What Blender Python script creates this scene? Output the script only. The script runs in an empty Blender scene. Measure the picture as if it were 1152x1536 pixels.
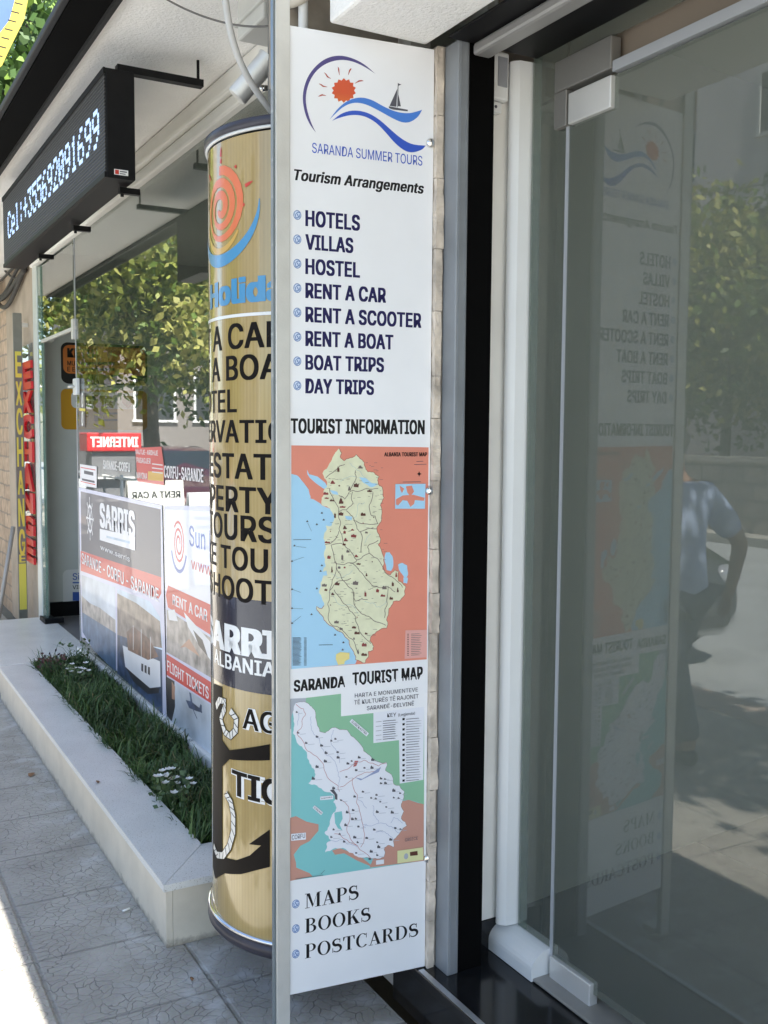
import bpy, bmesh, math, random
from math import radians, sin, cos, pi, atan, atan2, asin, sqrt
from mathutils import Vector, Matrix
from mathutils.geometry import tessellate_polygon
rnd = random.Random(7)
S = bpy.context.scene
COL = S.collection

# ------------------------------------------------------------------ camera, sky, sun, exposure
EYE = Vector((0, 0, 1.55)); FPX = 1500.0
YAW, PIT, ROLL = radians(29.3), atan((768 - 653) / 1500), radians(0.4)
FW = Vector((sin(YAW) * cos(PIT), cos(YAW) * cos(PIT), -sin(PIT)))
R0 = Vector((cos(YAW), -sin(YAW), 0)); U0 = R0.cross(FW)
RT = R0 * cos(ROLL) + U0 * sin(ROLL); UP = U0 * cos(ROLL) - R0 * sin(ROLL)
cd = bpy.data.cameras.new('camera'); cam = bpy.data.objects.new('camera', cd); COL.objects.link(cam)
M3 = Matrix((RT, UP, -FW)).transposed()
cam.matrix_world = Matrix.Translation(EYE) @ M3.to_4x4()
cd.sensor_fit = 'VERTICAL'; cd.sensor_height = 36; cd.lens = 36 * FPX / 1536
cd.clip_start = 0.05; cd.clip_end = 600
S.camera = cam

SUN = Vector((0.060, -0.56, 0.83)).normalized()
w = bpy.data.worlds.new('World'); S.world = w; w.use_nodes = True
nt = w.node_tree; bg = nt.nodes['Background']
sk = nt.nodes.new('ShaderNodeTexSky'); sk.sky_type = 'NISHITA'; sk.sun_disc = False
sk.sun_elevation = asin(SUN.z); sk.sun_rotation = atan2(SUN.x, SUN.y)
nt.links.new(sk.outputs[0], bg.inputs[0]); bg.inputs[1].default_value = 0.10
sl = bpy.data.lights.new('sun', 'SUN'); sl.energy = 5.0; sl.angle = radians(0.5); sl.color = (1, 0.95, 0.87)
so = bpy.data.objects.new('sun', sl); COL.objects.link(so)
so.rotation_euler = SUN.to_track_quat('Z', 'Y').to_euler(); so.location = (0, -10, 20)
S.view_settings.view_transform = 'Standard'; S.view_settings.look = 'None'
S.view_settings.gamma = 1; S.view_settings.exposure = 2.1
S.render.engine = 'CYCLES'
S.cycles.use_denoising = True
S.cycles.max_bounces = 10; S.cycles.transparent_max_bounces = 16
S.cycles.glossy_bounces = 5

# ------------------------------------------------------------------ helpers
def ray(px, py):
    return FW + RT * ((px - 576) / FPX) - UP * ((py - 768) / FPX)
def onX(px, py, c):
    d = ray(px, py); return EYE + d * (c / d.x)
def onY(px, py, c):
    d = ray(px, py); return EYE + d * (c / d.y)
def onZ(px, py, c):
    d = ray(px, py); return EYE + d * ((c - EYE.z) / d.z)

MATS = {}
def mat(name, col, rough=0.6, metal=0.0, var=0.0, scale=8.0, bump=0.0, bscale=60.0, emit=None, es=0.0, spec=0.5, coat=0.0):
    """Principled surface whose colour wanders a little with a noise in object space."""
    if name in MATS: return MATS[name]
    m = bpy.data.materials.new(name); m.use_nodes = True; MATS[name] = m
    n = m.node_tree; p = n.nodes['Principled BSDF']
    p.inputs['Base Color'].default_value = (*col, 1); p.inputs['Roughness'].default_value = rough
    p.inputs['Metallic'].default_value = metal; p.inputs['Specular IOR Level'].default_value = spec
    p.inputs['Coat Weight'].default_value = coat; p.inputs['Coat Roughness'].default_value = 0.02
    tc = None
    if var or bump: tc = n.nodes.new('ShaderNodeTexCoord')
    if var:
        nz = n.nodes.new('ShaderNodeTexNoise'); nz.inputs['Scale'].default_value = scale; nz.inputs['Detail'].default_value = 6
        n.links.new(tc.outputs['Object'], nz.inputs['Vector'])
        r = n.nodes.new('ShaderNodeValToRGB')
        r.color_ramp.elements[0].position = 0.3; r.color_ramp.elements[1].position = 0.7
        r.color_ramp.elements[0].color = (*[max(0, c * (1 - var)) for c in col], 1)
        r.color_ramp.elements[1].color = (*[min(1, c * (1 + var)) for c in col], 1)
        n.links.new(nz.outputs['Fac'], r.inputs['Fac']); n.links.new(r.outputs['Color'], p.inputs['Base Color'])
    if bump:
        nb = n.nodes.new('ShaderNodeTexNoise'); nb.inputs['Scale'].default_value = bscale; nb.inputs['Detail'].default_value = 4
        n.links.new(tc.outputs['Object'], nb.inputs['Vector'])
        b = n.nodes.new('ShaderNodeBump'); b.inputs['Strength'].default_value = bump; b.inputs['Distance'].default_value = 0.01
        n.links.new(nb.outputs['Fac'], b.inputs['Height']); n.links.new(b.outputs['Normal'], p.inputs['Normal'])
    if emit:
        p.inputs['Emission Color'].default_value = (*emit, 1); p.inputs['Emission Strength'].default_value = es
    return m

def glass(name, tint=(0.86, 0.9, 0.87), body=(0.5, 0.55, 0.52), haze=0.03, f0=.043):
    """A clear pane: both faces' Fresnel reflection, a slight tint, a pale diffuse haze painting in a milky veil."""
    m = bpy.data.materials.new(name); m.use_nodes = True; MATS[name] = m
    n = m.node_tree; n.nodes.clear(); L = n.links.new
    out = n.nodes.new('ShaderNodeOutputMaterial')
    tr = n.nodes.new('ShaderNodeBsdfTransparent'); tr.inputs[0].default_value = (*tint, 1)
    df = n.nodes.new('ShaderNodeBsdfDiffuse'); df.inputs[0].default_value = (*body, 1)
    gl = n.nodes.new('ShaderNodeBsdfGlossy'); gl.inputs['Roughness'].default_value = 0.0
    def M(op, x, y=None):      # Schlick's reflectance, the same from both sides of each face
        k = n.nodes.new('ShaderNodeMath'); k.operation = op
        for i, q in enumerate((x, y)):
            if q is None: continue
            if hasattr(q, 'links'): L(q, k.inputs[i])
            else: k.inputs[i].default_value = q
        return k
    g = n.nodes.new('ShaderNodeNewGeometry'); dt = n.nodes.new('ShaderNodeVectorMath'); dt.operation = 'DOT_PRODUCT'
    L(g.outputs['Normal'], dt.inputs[0]); L(g.outputs['Incoming'], dt.inputs[1])
    c = M('MULTIPLY_ADD', M('POWER', M('SUBTRACT', 1.0, M('ABSOLUTE', dt.outputs['Value']).outputs[0]).outputs[0], 5.0).outputs[0], 1 - f0); c.inputs[2].default_value = f0
    m1 = n.nodes.new('ShaderNodeMixShader'); m1.inputs[0].default_value = haze
    L(tr.outputs[0], m1.inputs[1]); L(df.outputs[0], m1.inputs[2])
    m2 = n.nodes.new('ShaderNodeMixShader')
    L(c.outputs[0], m2.inputs[0]); L(m1.outputs[0], m2.inputs[1]); L(gl.outputs[0], m2.inputs[2])
    L(m2.outputs[0], out.inputs[0])
    return m

class MB:
    """Collects shapes in world space; build() links them as one mesh."""
    def __init__(s): s.bm = bmesh.new(); s.mats = []
    def mi(s, m):
        if m is None: return 0
        if m not in s.mats: s.mats.append(m)
        return s.mats.index(m)
    def _fin(s, faces, m, smooth=False):
        i = s.mi(m)
        for f in faces: f.material_index = i; f.smooth = smooth
    def box(s, x0, x1, y0, y1, z0, z1, m=None, bev=0.0):
        r = bmesh.ops.create_cube(s.bm, size=1)
        vs = r['verts']
        for v in vs: v.co = Vector((x0 + (v.co.x + .5) * (x1 - x0), y0 + (v.co.y + .5) * (y1 - y0), z0 + (v.co.z + .5) * (z1 - z0)))
        es = list({e for v in vs for e in v.link_edges}); fs = list({f for v in vs for f in v.link_faces})
        if bev:
            g = bmesh.ops.bevel(s.bm, geom=es, offset=bev, segments=2, affect='EDGES', profile=0.5)
            fs = list({f for v in g['verts'] for f in v.link_faces} | {f for f in fs if f.is_valid})
        s._fin(fs, m); return s
    def poly(s, pts, m=None):
        f = s.bm.faces.new([s.bm.verts.new(p) for p in pts]); s._fin([f], m); return f
    def prism(s, pts, off, m=None):
        """closed polygon pts (Vectors) pushed along vector off"""
        a = [s.bm.verts.new(Vector(p)) for p in pts]; b = [s.bm.verts.new(Vector(p) + Vector(off)) for p in pts]
        fs = [s.bm.faces.new(a[::-1]), s.bm.faces.new(b)]
        k = len(a)
        for i in range(k): fs.append(s.bm.faces.new((a[i], a[(i + 1) % k], b[(i + 1) % k], b[i])))
        s._fin(fs, m); return s
    def tube(s, path, r, m=None, seg=10, caps=True):
        path = [Vector(p) for p in path]; rs = r if isinstance(r, (list, tuple)) else [r] * len(path)
        rings = []
        for i, p in enumerate(path):
            t = (path[min(i + 1, len(path) - 1)] - path[max(i - 1, 0)]).normalized()
            a = t.orthogonal().normalized() if i == 0 else (rings_a - t * rings_a.dot(t)).normalized()
            rings_a = a; b = t.cross(a)
            rings.append([s.bm.verts.new(p + (a * cos(2 * pi * k / seg) + b * sin(2 * pi * k / seg)) * rs[i]) for k in range(seg)])
        fs = []
        for i in range(len(rings) - 1):
            for k in range(seg):
                fs.append(s.bm.faces.new((rings[i][k], rings[i][(k + 1) % seg], rings[i + 1][(k + 1) % seg], rings[i + 1][k])))
        if caps and len(path) > 1:
            fs.append(s.bm.faces.new(rings[0][::-1])); fs.append(s.bm.faces.new(rings[-1]))
        s._fin(fs, m, True); return s
    def lathe(s, prof, c, m=None, seg=32, axis='Z', smooth=True):
        """prof: list of (radius, height) turned round an axis through c"""
        c = Vector(c); rings = []
        def P(r, h, a):
            if axis == 'Z': return c + Vector((r * cos(a), r * sin(a), h))
            if axis == 'X': return c + Vector((h, r * cos(a), r * sin(a)))
            return c + Vector((r * sin(a), h, r * cos(a)))
        for r, h in prof: rings.append([s.bm.verts.new(P(max(r, 1e-4), h, 2 * pi * k / seg)) for k in range(seg)])
        fs = []
        for i in range(len(rings) - 1):
            for k in range(seg):
                fs.append(s.bm.faces.new((rings[i][k], rings[i][(k + 1) % seg], rings[i + 1][(k + 1) % seg], rings[i + 1][k])))
        s._fin(fs, m, smooth); return s
    def build(s, name, m=None, parent=None, recalc=True):
        if recalc: bmesh.ops.recalc_face_normals(s.bm, faces=s.bm.faces[:])
        me = bpy.data.meshes.new(name); s.bm.to_mesh(me); s.bm.free()
        for k in ([m] if m and not s.mats else s.mats): me.materials.append(k)
        o = bpy.data.objects.new(name, me); COL.objects.link(o)
        if parent: adopt(o, parent)
        return o

def adopt(o, parent):
    o.parent = parent
    mw = Matrix.Identity(4); q = parent
    while q: mw = q.matrix_basis @ mw if q.parent is None else q.matrix_parent_inverse @ q.matrix_basis @ mw; q = q.parent
    o.matrix_parent_inverse = mw.inverted()

def thing(name, label, cat, loc, group=None):
    o = bpy.data.objects.new(name, None); COL.objects.link(o); o.location = loc; o.empty_display_size = 0.1
    return tag(o, label, cat, group)
def tag(o, label, cat, group=None):
    o['label'] = label; o['category'] = cat
    if group: o['group'] = group
    return o
def kind(o, k): o['kind'] = k; return o

# ---- flat artwork: printing laid on a real board, layer over layer a tenth of a millimetre apart
GL = {}
FONT = None
try: FONT = bpy.data.fonts.load(bpy.utils.system_resource('DATAFILES', path='fonts') + '/Inter.woff2')   # the sans serif that ships with Blender
except Exception: FONT = None
def glyphs(txt, bold, shear=0.0, space=1.0, font=True):
    """outline of a line of letters; bold letters are printed several times, a hair apart"""
    k = (txt, bold, shear, space, font)
    if k in GL: return GL[k]
    c = bpy.data.curves.new('t', 'FONT'); c.body = txt; c.shear = shear; c.resolution_u = 3; c.space_character = space + (bold * 1.2 if font else 0)
    if font: c.font = FONT or c.font
    else: c.offset = bold
    o = bpy.data.objects.new('t', c); COL.objects.link(o)
    bpy.context.view_layer.update()
    me = bpy.data.meshes.new_from_object(o.evaluated_get(bpy.context.evaluated_depsgraph_get()))
    v0 = [(v.co.x, v.co.y) for v in me.vertices]; f0 = [tuple(p.vertices) for p in me.polygons]
    COL.objects.unlink(o); bpy.data.objects.remove(o); bpy.data.meshes.remove(me); bpy.data.curves.remove(c)
    vs, fs, zs = [], [], []
    if bold and font:
        kk = reps(bold) // 2; sh = [(-bold + 2 * bold * i / (kk - 1), sg * .4 * bold) for i in range(kk) for sg in (-1, 1)]
        for i, (dx, dy) in enumerate(sh):
            n = len(vs); vs += [(x + dx, y + dy) for x, y in v0]; fs += [tuple(j + n for j in f) for f in f0]; zs += [i] * len(v0)
    else: vs, fs, zs = v0, f0, [0] * len(v0)
    GL[k] = (vs, fs); return GL[k]
def caph(bold):
    vs, _ = glyphs('H', bold); ys = [v[1] for v in vs]; return min(ys), max(ys)

def reps(bold): return 1 if not bold else 2 * max(2, math.ceil(2 * bold / .06) + 1)
class Ink:
    def __init__(s, o, u, v, mapper=None, step=0.00003):
        s.o = Vector(o); s.u = Vector(u).normalized(); s.v = Vector(v).normalized(); s.n = s.u.cross(s.v)
        s.bm = bmesh.new(); s.mats = []; s.lay = 1; s.step = step; s.mapper = mapper
    def px(s, x, y):
        d = ray(x, y); t = (s.o - EYE).dot(s.n) / d.dot(s.n); p = EYE + d * t - s.o
        return (p.dot(s.u), p.dot(s.v))
    def at(s, a, b):
        h = s.lay * s.step
        if s.mapper: return s.mapper(a, b, h)
        return s.o + s.u * a + s.v * b + s.n * h
    def mi(s, m):
        if m not in s.mats: s.mats.append(m)
        return s.mats.index(m)
    def faces(s, vs, fs, m, reps=1):
        if reps > 1:      # overprinted letters: each impression on a layer of its own
            nv, nf = len(vs) // reps, len(fs) // reps
            for r_ in range(reps): s.faces(vs[r_ * nv:(r_ + 1) * nv], [tuple(j - r_ * nv for j in f) for f in fs[r_ * nf:(r_ + 1) * nf]], m)
            return s
        i = s.mi(m)
        if s.mapper:   # cut tall or wide faces so that they follow the curve
            t = bmesh.new(); tv = [t.verts.new((a, b, 0)) for a, b in vs]
            for f in fs:
                try: t.faces.new([tv[k] for k in f])
                except ValueError: pass
            xs = [a for a, b in vs]; k = math.ceil(min(xs) / 0.008)
            while k * 0.008 < max(xs):
                bmesh.ops.bisect_plane(t, geom=t.verts[:] + t.edges[:] + t.faces[:], plane_co=(k * 0.008, 0, 0), plane_no=(1, 0, 0)); k += 1
            t.verts.index_update(); vs = [(q.co.x, q.co.y) for q in t.verts]; fs = [[q.index for q in f.verts] for f in t.faces]; t.free()
        bv = [s.bm.verts.new(s.at(a, b)) for a, b in vs]
        for f in fs:
            try: g = s.bm.faces.new([bv[k] for k in f])
            except ValueError: continue
            g.material_index = i
        s.lay += 1; return s
    def poly(s, pts, m):
        if s.mapper or len(pts) > 4:
            fs = tessellate_polygon([[Vector((a, b, 0)) for a, b in pts]])
            return s.faces(pts, [list(f) for f in fs], m)
        return s.faces(pts, [list(range(len(pts)))], m)
    def ppoly(s, pts, m, f=None):
        return s.poly([s.px(*(f(*p) if f else p)) for p in pts], m)
    def rect(s, a0, b0, a1, b1, m): return s.poly([(a0, b0), (a1, b0), (a1, b1), (a0, b1)], m)
    def rrect(s, a0, b0, a1, b1, r, m, corners=(1, 1, 1, 1)):
        pts = []
        for (cx, cy, st, on) in ((a1 - r, b0 + r, -pi / 2, corners[0]), (a1 - r, b1 - r, 0, corners[1]), (a0 + r, b1 - r, pi / 2, corners[2]), (a0 + r, b0 + r, pi, corners[3])):
            if on: pts += [(cx + r * cos(st + k * pi / 12), cy + r * sin(st + k * pi / 12)) for k in range(7)]
            else:
                sx = r if cos(st + pi / 4) > 0 else -r; sy = r if sin(st + pi / 4) > 0 else -r
                pts.append((cx + sx, cy + sy))
        return s.poly(pts, m)
    def ell(s, a, b, ra, rb, m, n=20, hole=0.0):
        if hole:
            vs = [(a + ra * cos(2 * pi * k / n), b + rb * sin(2 * pi * k / n)) for k in range(n)] + [(a + ra * hole * cos(2 * pi * k / n), b + rb * hole * sin(2 * pi * k / n)) for k in range(n)]
            return s.faces(vs, [(k, (k + 1) % n, n + (k + 1) % n, n + k) for k in range(n)], m)
        return s.poly([(a + ra * cos(2 * pi * k / n), b + rb * sin(2 * pi * k / n)) for k in range(n)], m)
    def line(s, pts, w, m):
        vs = []; n = len(pts); ws = w if isinstance(w, (list, tuple)) else [w] * n
        for i, p in enumerate(pts):
            q = pts[max(i - 1, 0)]; r = pts[min(i + 1, n - 1)]
            dx, dy = r[0] - q[0], r[1] - q[1]; l = sqrt(dx * dx + dy * dy) or 1
            vs += [(p[0] - dy / l * ws[i] / 2, p[1] + dx / l * ws[i] / 2), (p[0] + dy / l * ws[i] / 2, p[1] - dx / l * ws[i] / 2)]
        return s.faces(vs, [(2 * i, 2 * i + 1, 2 * i + 3, 2 * i + 2) for i in range(n - 1)], m)
    def text(s, txt, a0, b0, width, cap, m, bold=0.0, shear=0.0, space=1.0, mirror=False, serif=False):
        vs, fs = serif_glyphs(txt) if serif else glyphs(txt, bold, shear, space)
        y0, y1 = (0, 1) if serif else caph(bold)
        x0 = min(v[0] for v in vs); x1 = max(v[0] for v in vs)
        if width is None: k = cap / (y1 - y0) * 0.95
        else: k = width / (x1 - x0)
        W = k * (x1 - x0)
        q = [((a0 + W - (v[0] - x0) * k) if mirror else a0 + (v[0] - x0) * k, b0 + (v[1] - y0) / (y1 - y0) * cap) for v in vs]
        return s.faces(q, fs, m, 1 if serif else reps(bold))
    def ptext(s, txt, xl, yb, yt, xr, m, **kw):
        """letters whose base starts at pixel (xl, yb), caps reach yt, line ends at xr"""
        a, b = s.px(xl, yb); _, t = s.px(xl, yt); r, _ = s.px(xr, yb)
        return s.text(txt, a, b, r - a, t - b, m, **kw)
    def build(s, name, parent=None):
        me = bpy.data.meshes.new(name); s.bm.to_mesh(me); s.bm.free()
        for k in s.mats: me.materials.append(k)
        o = bpy.data.objects.new(name, me); COL.objects.link(o)
        if parent: adopt(o, parent)
        return o

def smooth(pts, it=2, closed=True, keep=62):
    """cut the corners of a drawn outline, leaving the sharp ones"""
    for _ in range(it):
        out = []; n = len(pts)
        for i in range(n):
            p = Vector(pts[i][:2])
            if not closed and i in (0, n - 1): out.append(tuple(p)); continue
            a = Vector(pts[i - 1][:2]); b = Vector(pts[(i + 1) % n][:2]); u, v = p - a, b - p
            if u.length < 1e-9 or v.length < 1e-9 or abs(u.angle_signed(v)) > radians(keep): out.append(tuple(p)); continue
            out += [tuple(p - u * .25), tuple(p + v * .25)]
        pts = out
    return pts
crnd = random.Random(21)
def rough(pts, amp=.16, it=2, closed=True):
    """a coast or border: every stretch broken by small random bends"""
    for _ in range(it):
        out = []; n = len(pts)
        for i in range(n if closed else n - 1):
            a = Vector(pts[i]); b = Vector(pts[(i + 1) % n]); d = b - a; out.append(tuple(a)); out.append(tuple(a + d * crnd.uniform(.4, .6) + Vector((-d.y, d.x)) * crnd.uniform(-amp, amp)))
        if not closed: out.append(tuple(pts[-1]))
        pts = out
    return pts
# a small slab-serif alphabet for the last three lines of the board: thick and thin strokes
def _ring(cx, cy, rx, ry, tx, ty, a0, a1, n=18):
    vs = []; fs = []
    for k in range(n + 1):
        t = radians(a0 + (a1 - a0) * k / n)
        vs += [(cx + rx * cos(t), cy + ry * sin(t)), (cx + (rx - tx) * cos(t), cy + (ry - ty) * sin(t))]
    return vs, [(2 * k, 2 * k + 1, 2 * k + 3, 2 * k + 2) for k in range(n)]
def _q(*p): return list(p), [tuple(range(len(p)))]
def _r(x0, y0, x1, y1): return _q((x0, y0), (x1, y0), (x1, y1), (x0, y1))
def _stroke(pts, ws):
    vs = []
    for i, p in enumerate(pts):
        q = pts[max(i - 1, 0)]; r = pts[min(i + 1, len(pts) - 1)]
        dx, dy = r[0] - q[0], r[1] - q[1]; l = sqrt(dx * dx + dy * dy)
        vs += [(p[0] - dy / l * ws[i] / 2, p[1] + dx / l * ws[i] / 2), (p[0] + dy / l * ws[i] / 2, p[1] - dx / l * ws[i] / 2)]
    return vs, [(2 * i, 2 * i + 1, 2 * i + 3, 2 * i + 2) for i in range(len(pts) - 1)]
def _sp():
    P = []
    for t in range(0, 25):
        a = t / 24
        if a < .5: th = radians(35 + 235 * a * 2); P.append((.33 + .22 * cos(th), .735 + .225 * sin(th)))
        else: th = radians(90 - 235 * (a - .5) * 2); P.append((.33 + .25 * cos(th), .285 + .245 * sin(th)))
    return P
SB = .035
SER = {
 'M': (1.0, [_r(.02, 0, .3, SB), _r(.62, 0, .98, SB), _r(.02, 1 - SB, .24, 1), _r(.8, 1 - SB, .98, 1), _r(.12, SB, .17, 1 - SB), _r(.72, SB, .89, 1 - SB), _q((.12, 1), (.3, 1), (.53, .18), (.46, .02)), _q((.46, .02), (.53, .18), (.77, 1), (.72, .9))]),
 'A': (.8, [_r(0, 0, .27, SB), _r(.42, 0, .8, SB), _q((.1, SB), (.15, SB), (.39, .86), (.36, 1)), _q((.36, 1), (.43, 1), (.74, SB), (.55, SB), (.33, .8)), _r(.2, .3, .54, .35)]),
 'P': (.72, [_r(.02, 0, .37, SB), _r(.02, 1 - SB, .2, 1), _r(.1, SB, .28, 1 - SB), _ring(.38, .73, .3, .27, .16, SB + .01, -90, 90), _r(.2, 1 - SB - .01, .38, 1), _r(.2, .46, .38, .5)]),
 'S': (.66, [_stroke(_sp(), [.06 + .13 * sin(pi * k / 24) ** 2 for k in range(25)]), _r(.5, .68, .54, .98), _r(.06, .02, .1, .34)]),
 'B': (.76, [_r(.02, 0, .3, SB), _r(.02, 1 - SB, .3, 1), _r(.1, SB, .28, 1 - SB), _ring(.36, .76, .28, .24, .15, SB + .01, -90, 90), _ring(.38, .265, .33, .265, .17, SB + .01, -90, 90), _r(.28, 1 - SB - .01, .37, 1), _r(.28, .5, .38, .545), _r(.28, 0, .39, SB + .01)]),
 'O': (.86, [_ring(.43, .5, .4, .51, .17, .045, 0, 360, 32)]),
 'K': (.86, [_r(.02, 0, .36, SB), _r(.02, 1 - SB, .36, 1), _r(.1, SB, .28, 1 - SB), _r(.5, 1 - SB, .8, 1), _r(.46, 0, .86, SB), _q((.62, 1 - SB), (.69, 1 - SB), (.28, .4), (.28, .48)), _q((.36, .5), (.47, .64), (.8, SB), (.58, SB))]),
 'T': (.78, [_r(.2, 0, .58, SB), _r(.3, SB, .48, 1 - SB), _r(.03, 1 - SB - .01, .75, 1), _q((.03, .72), (.07, .72), (.14, 1 - SB), (.03, 1 - SB)), _q((.71, .72), (.75, .72), (.75, 1 - SB), (.64, 1 - SB))]),
 'C': (.8, [_ring(.43, .5, .4, .51, .17, .045, 50, 318, 30), _r(.66, .66, .7, .99)]),
 'R': (.82, [_r(.02, 0, .36, SB), _r(.02, 1 - SB, .2, 1), _r(.1, SB, .28, 1 - SB), _ring(.38, .755, .3, .245, .16, SB + .01, -90, 90), _r(.2, 1 - SB - .01, .38, 1), _r(.26, .51, .4, .55), _q((.36, .53), (.5, .53), (.74, .02), (.58, .02)), _r(.58, 0, .82, SB)]),
 'D': (.86, [_r(.02, 0, .3, SB), _r(.02, 1 - SB, .3, 1), _r(.1, SB, .28, 1 - SB), _ring(.38, .5, .43, .5, .17, SB + .01, -90, 90, 24), _r(.26, 1 - SB - .01, .39, 1), _r(.26, 0, .39, SB + .01)]),
}
def serif_glyphs(txt):
    vs = []; fs = []; x = 0
    for ch in txt:
        wd, parts = SER[ch]
        for pv, pf in parts:
            k = len(vs); vs += [(x + a, b) for a, b in pv]; fs += [tuple(i + k for i in f) for f in pf]
        x += wd + .03
    return vs, fs

# ------------------------------------------------------------------ colours
white_paint = mat('white_paint', (.78, .78, .76), .55, var=.04)
ink_black = mat('ink_black', (.006, .006, .007), .5, spec=.25)
ink_navy = mat('ink_navy', (.011, .009, .075), .5, spec=.25)
ink_blue = mat('ink_blue', (.03, .09, .5), .45)
ink_wave = mat('ink_wave', (.06, .2, .62), .45)
ink_grey = mat('ink_grey', (.08, .08, .1), .5)
ink_violet = mat('ink_violet', (.07, .055, .2), .45)
black_metal = mat('black_metal', (.006, .006, .0065), .5, var=.2, scale=20, spec=.2)
alu = mat('brushed_aluminium', (.66, .65, .61), .42, .35, var=.06, scale=15, bump=.05, bscale=200)
steel = mat('polished_steel', (.75, .75, .74), .12, 1.0)
pvc = mat('white_plastic_frame', (.70, .71, .70), .32, var=.05, scale=3)

def stucco():
    m = mat('rough_stucco', (.90, .89, .86), .85, var=.03, scale=5)
    n = m.node_tree; p = n.nodes['Principled BSDF']; L = n.links.new
    tc = n.nodes.new('ShaderNodeTexCoord')
    v = n.nodes.new('ShaderNodeTexNoise'); v.inputs['Scale'].default_value = 85; v.inputs['Detail'].default_value = 5; v.inputs['Roughness'].default_value = .6
    L(tc.outputs['Object'], v.inputs['Vector'])
    b = n.nodes.new('ShaderNodeBump'); b.inputs['Strength'].default_value = .55; b.inputs['Distance'].default_value = .012
    L(v.outputs['Fac'], b.inputs['Height']); L(b.outputs['Normal'], p.inputs['Normal'])
    return m
stucco_m = stucco()

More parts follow.
